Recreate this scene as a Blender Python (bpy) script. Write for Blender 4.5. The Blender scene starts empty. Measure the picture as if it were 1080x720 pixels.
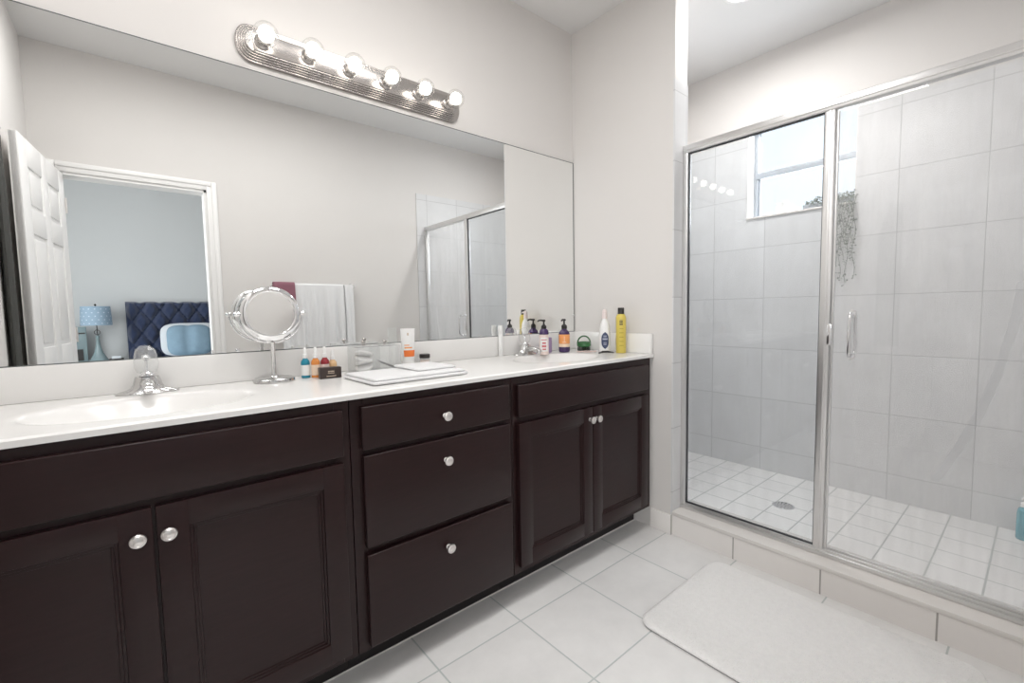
import bpy, bmesh, math, random
from mathutils import Vector, Matrix
random.seed(7)
PI = math.pi
S = bpy.context.scene
COL = S.collection

# ------------------------------------------------------------------ camera
cam_d = bpy.data.cameras.new('camera')
cam = bpy.data.objects.new('camera', cam_d); COL.objects.link(cam); S.camera = cam
cam_d.sensor_width = 36.0; cam_d.lens = 36.0 * 472.36 / 1080.0; cam_d.clip_start = 0.02
yaw, pit, rol = math.radians(39.9157), math.radians(-3.9227), math.radians(-1.0143)
fw = Vector((math.sin(yaw)*math.cos(pit), math.cos(yaw)*math.cos(pit), math.sin(pit)))
rt = Vector((math.cos(yaw), -math.sin(yaw), 0)); up = rt.cross(fw)
r2 = math.cos(rol)*rt + math.sin(rol)*up; u2 = -math.sin(rol)*rt + math.cos(rol)*up
M = Matrix((r2, u2, -fw)).transposed().to_4x4(); M.translation = Vector((-2.0743, -1.878, 1.1759))
cam.matrix_world = M

# ------------------------------------------------------------------ world, lights, exposure
W = bpy.data.worlds.new('world'); S.world = W; W.use_nodes = True
W.node_tree.nodes['Background'].inputs[0].default_value = (0.86, 0.93, 1.0, 1)
W.node_tree.nodes['Background'].inputs[1].default_value = 1.9
vs = S.view_settings
vs.view_transform = 'Standard'; vs.look = 'None'; vs.gamma = 1; vs.use_curve_mapping = False
vs.exposure = -0.50
S.cycles.max_bounces = 14; S.cycles.diffuse_bounces = 6; S.cycles.glossy_bounces = 8
S.cycles.transparent_max_bounces = 16; S.cycles.caustics_reflective = True
S.cycles.sample_clamp_indirect = 6.0

def area(name, loc, direction, sx, sy, power, col=(1, 1, 1), spread=180):
    l = bpy.data.lights.new(name, 'AREA'); l.shape = 'RECTANGLE'; l.size = sx; l.size_y = sy
    l.energy = power; l.color = col; l.spread = math.radians(spread)
    o = bpy.data.objects.new(name, l); COL.objects.link(o); o.location = loc
    o.rotation_euler = Vector(direction).to_track_quat('-Z', 'Y').to_euler(); return o
area('window_daylight', (1.32, -0.85, 2.06), (-1, 0, -0.25), 0.6, 0.55, 16, (0.88, 0.94, 1.0))
for lx_ in (-2.05, -1.15):
    area('bathroom_ceiling_fill', (lx_, -1.0, 2.77), (0, 0, -1), 0.5, 0.5, 17, (1.0, 0.99, 0.98))  # unseen fill lights added under the ceiling to flatten the brightness
area('shower_ceiling_light', (0.42, -0.80, 2.775), (0, 0, -1), 0.14, 0.14, 22, (1.0, 0.99, 0.975), 175)
area('bedroom_side_fill', (-4.2, -3.6, 1.5), (1, 0.35, -0.1), 2.0, 2.0, 190, (0.96, 0.985, 1.0))  # added fill out of view in the bedroom, aimed towards the doorway
area('bedroom_ceiling_fill', (-1.9, -3.3, 2.80), (0.25, 1, -0.75), 0.9, 0.9, 22, (1.0, 0.99, 0.98), 140)  # another unseen fill, added to brighten the bathroom through the doorway

# ------------------------------------------------------------------ materials
def new_mat(name):
    m = bpy.data.materials.new(name); m.use_nodes = True
    return m, m.node_tree, m.node_tree.nodes['Principled BSDF']
def N(t, kind, **kw):
    n = t.nodes.new(kind)
    for k, v in kw.items():
        setattr(n, k, v)
    return n
def mat(name, col, rough=0.5, metal=0.0, spec=0.5, var=0.03, scale=6.0, bump=0.0, bscale=60.0, coat=0.0, trans=0.0, emis=None, es=0, sheen=0, stretch=None, sub=0):
    m, t, b = new_mat(name)
    tc = N(t, 'ShaderNodeTexCoord'); src = tc.outputs['Object']
    if stretch:
        mp = N(t, 'ShaderNodeMapping'); mp.inputs['Scale'].default_value = stretch
        t.links.new(src, mp.inputs[0]); src = mp.outputs[0]
    nz = N(t, 'ShaderNodeTexNoise'); nz.inputs['Scale'].default_value = scale; nz.inputs['Detail'].default_value = 5
    t.links.new(src, nz.inputs['Vector'])
    mx = N(t, 'ShaderNodeMix', data_type='RGBA')
    c = list(col)
    mx.inputs[6].default_value = [max(0, x*(1-var)) for x in c] + [1]
    mx.inputs[7].default_value = [min(1, x*(1+var)) for x in c] + [1]
    t.links.new(nz.outputs['Fac'], mx.inputs[0]); t.links.new(mx.outputs[2], b.inputs['Base Color'])
    b.inputs['Roughness'].default_value = rough; b.inputs['Metallic'].default_value = metal
    b.inputs['Specular IOR Level'].default_value = spec; b.inputs['Coat Weight'].default_value = coat
    b.inputs['Coat Roughness'].default_value = 0.15
    b.inputs['Transmission Weight'].default_value = trans; b.inputs['Sheen Weight'].default_value = sheen
    b.inputs['Subsurface Weight'].default_value = sub
    if emis:
        b.inputs['Emission Color'].default_value = list(emis) + [1]; b.inputs['Emission Strength'].default_value = es
    if bump:
        n2 = N(t, 'ShaderNodeTexNoise'); n2.inputs['Scale'].default_value = bscale; n2.inputs['Detail'].default_value = 4
        t.links.new(src, n2.inputs['Vector'])
        bp = N(t, 'ShaderNodeBump'); bp.inputs['Strength'].default_value = bump; bp.inputs['Distance'].default_value = 0.01
        t.links.new(n2.outputs['Fac'], bp.inputs['Height']); t.links.new(bp.outputs[0], b.inputs['Normal'])
    return m

def thin_glass(name, tint=(0.97, 0.985, 0.98), ior=1.45, haze=0.0, hazecol=(0.85, 0.86, 0.86), streak=False, hazevar=0.0, grough=0.0):
    """thin clear sheet: transparent with Fresnel reflection and a little soap film"""
    m = bpy.data.materials.new(name); m.use_nodes = True; t = m.node_tree; t.nodes.clear()
    out = N(t, 'ShaderNodeOutputMaterial'); tr = N(t, 'ShaderNodeBsdfTransparent'); tr.inputs[0].default_value = (*tint, 1)
    gl = N(t, 'ShaderNodeBsdfGlossy'); gl.inputs['Roughness'].default_value = grough
    fr = N(t, 'ShaderNodeFresnel'); fr.inputs[0].default_value = ior
    ge = N(t, 'ShaderNodeNewGeometry'); io = N(t, 'ShaderNodeMix'); io.inputs[2].default_value = ior; io.inputs[3].default_value = 1/ior
    t.links.new(ge.outputs['Backfacing'], io.inputs[0]); t.links.new(io.outputs[0], fr.inputs[0])
    mx = N(t, 'ShaderNodeMixShader')
    t.links.new(fr.outputs[0], mx.inputs[0]); t.links.new(tr.outputs[0], mx.inputs[1]); t.links.new(gl.outputs[0], mx.inputs[2])
    last = mx.outputs[0]
    if haze > 0:
        df = N(t, 'ShaderNodeBsdfDiffuse'); df.inputs[0].default_value = (*hazecol, 1)
        tc = N(t, 'ShaderNodeTexCoord')
        mp = N(t, 'ShaderNodeMapping'); mp.inputs['Scale'].default_value = (1, 9, 1.2); t.links.new(tc.outputs['Object'], mp.inputs[0])
        nz = N(t, 'ShaderNodeTexNoise'); nz.inputs['Scale'].default_value = 2.2; nz.inputs['Detail'].default_value = 3
        t.links.new(mp.outputs[0], nz.inputs['Vector'])
        mr = N(t, 'ShaderNodeMapRange'); mr.inputs[1].default_value = 0.3; mr.inputs[2].default_value = 0.75
        mr.inputs[3].default_value = haze*(1-hazevar); mr.inputs[4].default_value = haze*(1+hazevar)
        t.links.new(nz.outputs['Fac'], mr.inputs[0]); fac = mr.outputs[0]
        if streak:   # curved band where the haze is thinner
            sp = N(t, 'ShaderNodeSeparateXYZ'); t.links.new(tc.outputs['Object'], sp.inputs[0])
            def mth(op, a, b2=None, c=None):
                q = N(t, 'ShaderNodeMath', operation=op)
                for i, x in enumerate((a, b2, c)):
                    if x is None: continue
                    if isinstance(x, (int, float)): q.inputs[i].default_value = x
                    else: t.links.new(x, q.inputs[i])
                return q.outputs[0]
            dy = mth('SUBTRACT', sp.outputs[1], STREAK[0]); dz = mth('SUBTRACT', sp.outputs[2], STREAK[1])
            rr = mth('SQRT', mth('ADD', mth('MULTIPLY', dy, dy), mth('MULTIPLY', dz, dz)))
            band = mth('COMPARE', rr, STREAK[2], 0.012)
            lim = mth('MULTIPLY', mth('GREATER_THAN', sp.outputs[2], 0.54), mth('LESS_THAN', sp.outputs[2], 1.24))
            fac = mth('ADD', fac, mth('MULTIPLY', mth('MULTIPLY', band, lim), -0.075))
        m2 = N(t, 'ShaderNodeMixShader'); t.links.new(fac, m2.inputs[0]); t.links.new(last, m2.inputs[1]); t.links.new(df.outputs[0], m2.inputs[2])
        last = m2.outputs[0]
    t.links.new(last, out.inputs[0])
    return m
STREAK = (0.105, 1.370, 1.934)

def tile_mat(name, ax, origin, size, col, grout, gw=0.004, rough=0.35, var=0.02, vein=0.05, stagger=0.0, bump=0.35):
    """square ceramic tiles with grout lines on two axes of object space"""
    m, t, b = new_mat(name)
    tc = N(t, 'ShaderNodeTexCoord'); sp = N(t, 'ShaderNodeSeparateXYZ'); t.links.new(tc.outputs['Object'], sp.inputs[0])
    def mth(op, a, b2=None):
        q = N(t, 'ShaderNodeMath', operation=op)
        for i, x in enumerate((a, b2)):
            if x is None: continue
            if isinstance(x, (int, float)): q.inputs[i].default_value = x
            else: t.links.new(x, q.inputs[i])
        return q.outputs[0]
    fl, ed = [], []
    cs = [mth('DIVIDE', mth('SUBTRACT', sp.outputs[a], origin[k]), size) for k, a in enumerate(ax)]
    if stagger:
        cs[0] = mth('ADD', cs[0], mth('MULTIPLY', mth('FLOOR', cs[1]), stagger))
    for c in cs:
        fl.append(mth('FLOOR', c)); f = mth('FRACT', c)
        ed.append(mth('MINIMUM', f, mth('SUBTRACT', 1.0, f)))
    e = mth('MINIMUM', ed[0], ed[1])
    mr = N(t, 'ShaderNodeMapRange'); mr.interpolation_type = 'SMOOTHSTEP'
    mr.inputs[1].default_value = gw/size*0.35; mr.inputs[2].default_value = gw/size*0.75
    t.links.new(e, mr.inputs[0])
    cb = N(t, 'ShaderNodeCombineXYZ'); t.links.new(fl[0], cb.inputs[0]); t.links.new(fl[1], cb.inputs[1])
    wn = N(t, 'ShaderNodeTexWhiteNoise'); t.links.new(cb.outputs[0], wn.inputs[0])
    n1 = N(t, 'ShaderNodeTexNoise'); n1.inputs['Scale'].default_value = 5; n1.inputs['Detail'].default_value = 8; n1.inputs['Roughness'].default_value = 0.65
    ad = N(t, 'ShaderNodeVectorMath', operation='MULTIPLY_ADD')
    t.links.new(cb.outputs[0], ad.inputs[0]); ad.inputs[1].default_value = (7.3, 3.1, 5.7); t.links.new(tc.outputs['Object'], ad.inputs[2])
    t.links.new(ad.outputs[0], n1.inputs['Vector'])
    v = mth('ADD', mth('MULTIPLY', mth('SUBTRACT', wn.outputs[0], 0.5), var*2), mth('MULTIPLY', mth('SUBTRACT', n1.outputs['Fac'], 0.5), vein*2))
    hs = N(t, 'ShaderNodeHueSaturation'); hs.inputs['Color'].default_value = (*col, 1)
    t.links.new(mth('ADD', 1.0, v), hs.inputs['Value'])
    mx = N(t, 'ShaderNodeMix', data_type='RGBA'); mx.inputs[6].default_value = (*grout, 1)
    t.links.new(mr.outputs[0], mx.inputs[0]); t.links.new(hs.outputs[0], mx.inputs[7])
    t.links.new(mx.outputs[2], b.inputs['Base Color'])
    b.inputs['Roughness'].default_value = rough
    bp = N(t, 'ShaderNodeBump'); bp.inputs['Strength'].default_value = bump; bp.inputs['Distance'].default_value = 0.002
    t.links.new(mr.outputs[0], bp.inputs['Height']); t.links.new(bp.outputs[0], b.inputs['Normal'])
    return m

M_wall = mat('wall_paint', (0.68, 0.657, 0.638), 0.8, var=0.01, bump=0.03, bscale=120)
M_ceil = mat('ceiling_paint', (0.74, 0.735, 0.73), 0.85, var=0.01)
M_bedwall = mat('bedroom_paint', (0.64, 0.655, 0.66), 0.8, var=0.01)
M_trim = mat('white_trim_paint', (0.80, 0.79, 0.78), 0.4, var=0.01)
M_floor = tile_mat('floor_tile', (0, 1), (-1.02, -0.64), 0.356, (0.77, 0.76, 0.75), (0.50, 0.53, 0.52), 0.005, 0.32, vein=0.14)
M_base = tile_mat('baseboard_tile', (1, 0), (-0.669, 7.77), 0.356, (0.84, 0.81, 0.785), (0.42, 0.40, 0.37), 0.004, 0.35)
M_curb = tile_mat('curb_tile', (1, 0), (-0.98, 7.77), 0.348, (0.84, 0.81, 0.785), (0.38, 0.36, 0.34), 0.005, 0.35)
M_tyz = tile_mat('shower_tile_back', (1, 2), (-1.335, 0.225), 0.335, (0.66, 0.66, 0.665), (0.49, 0.49, 0.495), 0.004, 0.30, vein=0.10)
M_txz = tile_mat('shower_tile_side', (0, 2), (0.11, 0.225), 0.335, (0.66, 0.66, 0.665), (0.49, 0.49, 0.495), 0.004, 0.30, vein=0.10)
M_sfloor = tile_mat('shower_floor_tile', (0, 1), (1.119, -1.27), 0.165, (0.80, 0.79, 0.78), (0.44, 0.46, 0.45), 0.006, 0.35)
M_marble = mat('cultured_marble', (0.80, 0.79, 0.775), 0.2, var=0.012, scale=4, coat=0.15)
M_sill = mat('marble_sill', (0.74, 0.71, 0.68), 0.25, var=0.04, scale=9)
M_wood = mat('espresso_wood', (0.0195, 0.0082, 0.0084), 0.28, spec=0.3, var=0.35, scale=7, stretch=(1.5, 1.5, 14), bump=0.05, bscale=40)
M_toe = mat('toe_kick_black', (0.008, 0.006, 0.006), 0.5, var=0.1)
M_chrome = mat('chrome', (0.86, 0.86, 0.87), 0.07, metal=1.0, var=0.01)
M_satin = mat('satin_chrome', (0.66, 0.655, 0.65), 0.2, metal=1.0, var=0.01)
M_nickel = mat('brushed_nickel', (0.50, 0.47, 0.45), 0.26, metal=1.0, var=0.05, scale=20, stretch=(1, 30, 30))
M_knob = mat('satin_nickel_knob', (0.80, 0.77, 0.75), 0.28, metal=1.0, var=0.02)
M_alu = mat('bright_aluminium', (0.74, 0.735, 0.73), 0.34, metal=0.9, var=0.02)
M_gask = mat('dark_gasket', (0.03, 0.03, 0.035), 0.5)
M_mirror = mat('silvered_glass', (0.93, 0.94, 0.935), 0.0, metal=1.0, var=0.0)
M_mback = mat('mirror_edge', (0.10, 0.11, 0.11), 0.4)
M_glass = thin_glass('shower_glass_fixed', (0.965, 0.975, 0.98), 1.5, 0.04, (0.75, 0.76, 0.78), hazevar=0.5)
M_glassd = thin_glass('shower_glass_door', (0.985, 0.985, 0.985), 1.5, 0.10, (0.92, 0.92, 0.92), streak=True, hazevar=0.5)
M_bulb = thin_glass('bulb_glass', (0.99, 0.99, 0.985), 1.5)
M_acryl = thin_glass('clear_acrylic', (0.98, 0.985, 0.985), 1.5, 0.10, (0.88, 0.88, 0.88), hazevar=0.6)
M_pane = thin_glass('window_pane', (0.98, 0.98, 0.98), 1.45)
M_towel = mat('white_terry', (0.78, 0.78, 0.785), 0.95, var=0.02, bump=0.5, bscale=260, sheen=0.3)
M_mat = mat('bath_mat_pile', (0.90, 0.885, 0.87), 0.98, var=0.05, scale=55, bump=0.7, bscale=190, sheen=0.3)
M_matb = mat('bath_mat_backing', (0.30, 0.29, 0.29), 0.9)
M_mauve = mat('mauve_terry', (0.27, 0.12, 0.155), 0.95, var=0.08, bump=0.5, bscale=260)
M_char = mat('charcoal_sheet', (0.065, 0.065, 0.06), 0.95, var=0.1, bump=0.5, bscale=260)
M_black = mat('black_plastic', (0.016, 0.013, 0.012), 0.35)
M_white = mat('white_plastic', (0.80, 0.80, 0.79), 0.35, var=0.01)
M_purple = mat('purple_plastic', (0.055, 0.028, 0.10), 0.22)
M_navyt = mat('navy_tufted_velvet', (0.018, 0.032, 0.085), 0.85, var=0.2, sheen=0.6)
M_yellow = mat('yellow_can', (0.64, 0.51, 0.10), 0.3, var=0.04)
M_orange = mat('orange_label', (0.80, 0.33, 0.11), 0.45, var=0.06)
M_orangel = mat('deep_orange_label', (0.80, 0.19, 0.04), 0.45)
M_peach = mat('peach_label', (0.80, 0.62, 0.48), 0.45)
M_navy = mat('navy_label', (0.035, 0.05, 0.115), 0.4)
M_greyl = mat('grey_blue_label', (0.40, 0.42, 0.50), 0.4)
M_pink = mat('pink_print', (0.55, 0.16, 0.17), 0.45)
M_blush = mat('blush_plastic', (0.76, 0.63, 0.58), 0.4)
M_pale = mat('pale_blush_plastic', (0.80, 0.70, 0.68), 0.35)
M_lilac = mat('lilac_plastic', (0.30, 0.22, 0.37), 0.4)
M_green = mat('dark_green_plastic', (0.035, 0.13, 0.045), 0.25, var=0.2)
M_bris = mat('dark_bristles', (0.02, 0.03, 0.018), 0.8)
M_rose = mat('rose_cord', (0.66, 0.50, 0.47), 0.6)
M_tealb = mat('teal_bottle', (0.015, 0.23, 0.33), 0.3)
M_amber = mat('amber_bottle', (0.68, 0.25, 0.06), 0.25)
M_red = mat('deep_red_bottle', (0.28, 0.02, 0.03), 0.25)
M_honey = mat('honey_bottle', (0.70, 0.46, 0.25), 0.25)
M_box = mat('dark_brown_box', (0.035, 0.022, 0.018), 0.4)
M_gold = mat('gold_print', (0.55, 0.46, 0.36), 0.4)
M_blueb = mat('blue_shampoo_bottle', (0.08, 0.33, 0.40), 0.25)
M_leaf = mat('grey_green_leaf', (0.20, 0.23, 0.20), 0.7, var=0.25, scale=40)
M_vinyl = mat('window_frame_vinyl', (0.42, 0.45, 0.49), 0.4)
M_shade = mat('blue_grey_lampshade', (0.30, 0.41, 0.52), 0.9, var=0.03)
M_shadew = mat('pale_star_print', (0.66, 0.76, 0.85), 0.9)
M_tealg = mat('teal_glass', (0.24, 0.32, 0.34), 0.15)
M_bluep = mat('slate_blue_cotton', (0.25, 0.37, 0.47), 0.9, var=0.12, scale=12, bump=0.3, bscale=20)
M_whitec = mat('white_cotton', (0.74, 0.78, 0.82), 0.9)
M_carpet = mat('carpet', (0.42, 0.40, 0.37), 0.95, var=0.1, scale=80)
M_dark = mat('black_furniture', (0.02, 0.018, 0.018), 0.35)
M_cotton = mat('cotton_pad', (0.80, 0.79, 0.78), 0.95, var=0.03, bump=0.3, bscale=60)
m_em, t_em, b_em = new_mat('glowing_filament')
b_em.inputs['Emission Color'].default_value = (1, 0.955, 0.88, 1); b_em.inputs['Emission Strength'].default_value = 9.5
M_glow = m_em
m_l, t_l, b_l = new_mat('downlight_lens'); b_l.inputs['Emission Color'].default_value = (1, 0.98, 0.95, 1); b_l.inputs['Emission Strength'].default_value = 12
M_lens = m_l

# ------------------------------------------------------------------ geometry helpers
class G:
    """gathers shapes into one mesh; ms = list of materials, mi = slot index"""
    def __init__(s): s.b = bmesh.new()
    def _fin(s, verts, mi, smooth):
        fs = set(f for v in verts for f in v.link_faces)
        for f in fs: f.material_index = mi; f.smooth = smooth
        return s
    def box(s, x0, x1, y0, y1, z0, z1, bev=0.0, seg=2, mi=0, rot=None, smooth=None):
        r = bmesh.ops.create_cube(s.b, size=1)
        c = Vector(((x0+x1)/2, (y0+y1)/2, (z0+z1)/2))
        for v in r['verts']:
            v.co = Vector((v.co.x*(x1-x0), v.co.y*(y1-y0), v.co.z*(z1-z0)))
        vs_ = r['verts']
        if bev:
            es = list(set(e for v in vs_ for e in v.link_edges))
            q = bmesh.ops.bevel(s.b, geom=es, offset=bev, segments=seg, profile=0.5, affect='EDGES')
            fset = set(q['faces'])
            vs_ = list(set(v for f in fset for v in f.verts))
        for v in vs_:
            if rot is not None: v.co = rot @ v.co
            v.co += c
        return s._fin(vs_, mi, bool(bev) if smooth is None else smooth)
    def lathe(s, prof, n=28, at=(0, 0, 0), R=None, mi=0, smooth=True, sx=1, sy=1, cap=True):
        rings = []; at = Vector(at); allv = []
        for (r, z) in prof:
            ring = []
            for k in range(n):
                a = 2*PI*k/n; p = Vector((r*math.cos(a)*sx, r*math.sin(a)*sy, z))
                if R is not None: p = R @ p
                ring.append(s.b.verts.new(p+at))
            rings.append(ring); allv += ring
        for a, b in zip(rings, rings[1:]):
            for k in range(n):
                s.b.faces.new((a[k], a[(k+1) % n], b[(k+1) % n], b[k]))
        if cap:
            s.b.faces.new(list(reversed(rings[0]))); s.b.faces.new(rings[-1])
        return s._fin(allv, mi, smooth)
    def tube(s, pts, r, n=10, mi=0, closed=False, cap=True):
        pts = [Vector(p) for p in pts]; L = len(pts); rings = []; prev = None
        rs = r if isinstance(r, (list, tuple)) else [r]*L
        for i, p in enumerate(pts):
            a = pts[(i-1) % L] if (closed or i > 0) else p
            b = pts[(i+1) % L] if (closed or i < L-1) else p
            d = (b-a).normalized()
            if prev is None:
                u = d.cross(Vector((0, 0, 1)))
                if u.length < 1e-3: u = d.cross(Vector((1, 0, 0)))
            else:
                u = prev - d*prev.dot(d)
            u.normalize(); prev = u; w = d.cross(u)
            rings.append([s.b.verts.new(p+rs[i]*(math.cos(2*PI*k/n)*u+math.sin(2*PI*k/n)*w)) for k in range(n)])
        prs = list(zip(rings, rings[1:])) + ([(rings[-1], rings[0])] if closed else [])
        for a, b in prs:
            for k in range(n):
                s.b.faces.new((a[k], a[(k+1) % n], b[(k+1) % n], b[k]))
        if cap and not closed:
            s.b.faces.new(list(reversed(rings[0]))); s.b.faces.new(rings[-1])
        return s._fin([v for q in rings for v in q], mi, True)
    def prism(s, poly, a0, a1, axis='z', mi=0, smooth=False):
        def P(u, v, w):
            return {'z': (u, v, w), 'y': (u, w, v), 'x': (w, u, v)}[axis]
        A = [s.b.verts.new(P(u, v, a0)) for u, v in poly]; B = [s.b.verts.new(P(u, v, a1)) for u, v in poly]
        n = len(poly)
        for k in range(n): s.b.faces.new((A[k], A[(k+1) % n], B[(k+1) % n], B[k]))
        s.b.faces.new(list(reversed(A))); s.b.faces.new(B)
        return s._fin(A+B, mi, smooth)
    def loft(s, loops, mi=0, smooth=True, cap=True):
        rings = [[s.b.verts.new(p) for p in lp] for lp in loops]; n = len(rings[0])
        for a, b in zip(rings, rings[1:]):
            for k in range(n): s.b.faces.new((a[k], a[(k+1) % n], b[(k+1) % n], b[k]))
        if cap: s.b.faces.new(list(reversed(rings[0]))); s.b.faces.new(rings[-1])
        return s._fin([v for q in rings for v in q], mi, smooth)
    def grid(s, nu, nv, fn, mi=0, smooth=True):
        V = [[s.b.verts.new(fn(i/(nu-1), j/(nv-1))) for j in range(nv)] for i in range(nu)]
        for i in range(nu-1):
            for j in range(nv-1): s.b.faces.new((V[i][j], V[i+1][j], V[i+1][j+1], V[i][j+1]))
        return s._fin([v for q in V for v in q], mi, smooth)
    def sheet(s, nu, nv, fn, th, mi=0):
        """closed sheet: fn(u,v)->(point, unit offset direction)"""
        T = []; B = []
        for i in range(nu):
            T.append([]); B.append([])
            for j in range(nv):
                p, d = fn(i/(nu-1), j/(nv-1)); p = Vector(p); d = Vector(d)
                T[-1].append(s.b.verts.new(p+d*th/2)); B[-1].append(s.b.verts.new(p-d*th/2))
        for i in range(nu-1):
            for j in range(nv-1):
                s.b.faces.new((T[i][j], T[i+1][j], T[i+1][j+1], T[i][j+1]))
                s.b.faces.new((B[i][j], B[i][j+1], B[i+1][j+1], B[i+1][j]))
        for i in range(nu-1):
            s.b.faces.new((T[i][0], B[i][0], B[i+1][0], T[i+1][0])); s.b.faces.new((T[i][-1], T[i+1][-1], B[i+1][-1], B[i][-1]))
        for j in range(nv-1):
            s.b.faces.new((T[0][j], T[0][j+1], B[0][j+1], B[0][j])); s.b.faces.new((T[-1][j], B[-1][j], B[-1][j+1], T[-1][j+1]))
        return s._fin([v for q in T+B for v in q], mi, True)
    def obj(s, name, ms, parent=None, loc=(0, 0, 0), rot=(0, 0, 0), sharp=38):
        bmesh.ops.recalc_face_normals(s.b, faces=s.b.faces)
        for e in s.b.edges:
            if len(e.link_faces) == 2 and e.calc_face_angle(0) > math.radians(sharp): e.smooth = False
        me = bpy.data.meshes.new(name); s.b.to_mesh(me); s.b.free()
        for m in (ms if isinstance(ms, (list, tuple)) else [ms]): me.materials.append(m)
        o = bpy.data.objects.new(name, me); COL.objects.link(o); o.location = loc; o.rotation_euler = rot
        if parent is not None: o.parent = parent
        return o
def tag(o, label, cat, group=None, kind=None):
    if label: o['label'] = label
    if cat: o['category'] = cat
    if group: o['group'] = group
    if kind: o['kind'] = kind
    return o
def thing(name, label, cat, loc=(0, 0, 0), rz=0, group=None):
    o = bpy.data.objects.new(name, None); COL.objects.link(o); o.location = loc; o.rotation_euler = (0, 0, rz)
    o.empty_display_size = 0.05
    return tag(o, label, cat, group)
def struct(name, g, m, parent=None, loc=(0, 0, 0)):
    o = g.obj(name, m, parent, loc)
    if parent is None: o['kind'] = 'structure'
    return o
def copy_tree(o, parent=None):
    c = o.copy(); COL.objects.link(c)
    if parent is not None: c.parent = parent
    for ch in list(o.children): copy_tree(ch, c)
    return c
def rrect(w, h, r, n=6, cx=0, cy=0):
    pts = []
    for (sx, sy, a0) in ((1, 1, 0), (-1, 1, 90), (-1, -1, 180), (1, -1, 270)):
        for k in range(n+1):
            a = math.radians(a0+90*k/n)
            pts.append((cx+sx*(w/2-r)+r*math.cos(a), cy+sy*(h/2-r)+r*math.sin(a)))
    return pts

# ------------------------------------------------------------------ room shell
XL, XB, D, H, HT = -2.50, 1.119, 1.988, 2.80, 2.29
struct('floor', G().box(XL-0.15, 0.02, -D-0.13, 0.0, -0.12, 0.0), M_floor)
struct('ceiling', G().box(XL-0.15, XB+0.2, -D-0.13, 0.12, H, H+0.1), M_ceil)
struct('wall_back', G().box(XL-0.15, XB+0.2, 0.0, 0.12, -0.1, H), M_wall)
struct('wall_left', G().box(XL-0.12, XL, -D-0.0, 0.0, -0.1, H), M_wall)
struct('wall_side', G().box(0.0, 0.115, -0.661, 0.0, -0.0, H), M_wall)
# wall opposite the mirror, with the bedroom doorway
DX0, DX1, DZ = -2.395, -1.644, 2.06
g = G()
g.box(XL-0.15, DX0, -D-0.12, -D, 0, H); g.box(DX1, XB+0.2, -D-0.12, -D, 0, H); g.box(DX0, DX1, -D-0.12, -D, DZ, H)
struct('wall_front', g, M_wall)
# shower walls: painted above, tiled below
WY0, WY1, WZ0, WZ1 = -1.147, -0.548, 1.762, 2.37
g = G()
xo = XB+0.12
for (a, b, c, d) in ((-D-0.12, WY0, 0, H), (WY1, 0.0, 0, H), (WY0, WY1, 0, WZ0), (WY0, WY1, WZ1, H)):
    g.box(XB+0.008, xo, a, b, c, d)
struct('wall_shower_back', g, M_wall)
g = G()
for (a, b, c, d) in ((-D, WY0, 0.0, HT), (WY1, -0.12, 0.0, HT), (WY0, WY1, 0.0, WZ0)):
    g.box(XB, XB+0.008, a, b, c, d)
struct('wall_shower_tile_back', g, M_tyz)
struct('wall_shower_tile_end', G().box(0.0, XB, -D, -D+0.008, 0.0, HT), M_txz)
g = G(); g.box(0.115, XB, -0.12, -0.112, 0.0, HT)
struct('wall_shower_tile_left', g, M_txz)
struct('wall_shower_left', G().box(0.115, XB+0.008, -0.112, 0.0, 0.0, H), M_wall)
g = G(); g.box(0.0, 0.115, -0.669, -0.661, 0.0, HT)
struct('wall_end_tile', g, M_txz)
struct('wall_end_upper', G().box(0.0, 0.115, -0.669, -0.661, HT, H), M_wall)
struct('wall_shower_tile_inner', G().box(0.115, 0.123, -0.669, -0.12, 0.0, HT), M_tyz)
struct('floor_shower', G().box(0.19, XB, -D, -0.12, -0.1, 0.075), M_sfloor)
# curb: tiled face, marble sill on top
g = G(); g.box(0.0, 0.20, -D+0.008, -0.669, 0.0, 0.105)
struct('trim_1', g, M_curb)
struct('trim_2', G().box(-0.006, 0.205, -D+0.008, -0.669, 0.105, 0.125, bev=0.004), M_sill)
# tile baseboards
struct('baseboard_side', G().box(-0.011, 0.0, -0.669, -0.545, 0.0, 0.105, bev=0.002), M_base)
g = G(); g.box(DX1+0.07, 0.0, -D, -D+0.011, 0.0, 0.105, bev=0.002)
struct('baseboard_front', g, M_base)
struct('baseboard_left', G().box(XL, XL+0.011, -D, -0.56, 0.0, 0.105, bev=0.002), M_base)

# window in the shower wall
win = struct('window_1', (lambda g: (g.box(XB+0.10, XB+0.15, WY0, WY0+0.022, WZ0, WZ1, bev=0.003),
      g.box(XB+0.10, XB+0.15, WY1-0.028, WY1, WZ0, WZ1, bev=0.003),
      g.box(XB+0.10, XB+0.15, WY0, WY1, WZ0, WZ0+0.02, bev=0.003),
      g.box(XB+0.10, XB+0.15, WY0, WY1, WZ1-0.02, WZ1, bev=0.003),
      g.box(XB+0.095, XB+0.135, WY0+0.02, WY1-0.02, 2.035, 2.075, bev=0.003), g)[-1])(G()), M_vinyl)
g = G(); g.box(XB+0.115, XB+0.125, WY1-0.040, WY1-0.028, WZ0+0.02, 2.04, bev=0.002)
struct('window_sash_rail', g, M_vinyl, win)
struct('window_pane', G().box(XB+0.128, XB+0.132, WY0+0.02, WY1-0.02, WZ0+0.02, WZ1-0.02), M_pane, win)
g = G()
g.box(XB-0.012, XB+0.10, WY0-0.0, WY1+0.0, WZ0-0.006, WZ0+0.006, bev=0.002)
struct('window_sill', g, M_sill, win)
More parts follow.
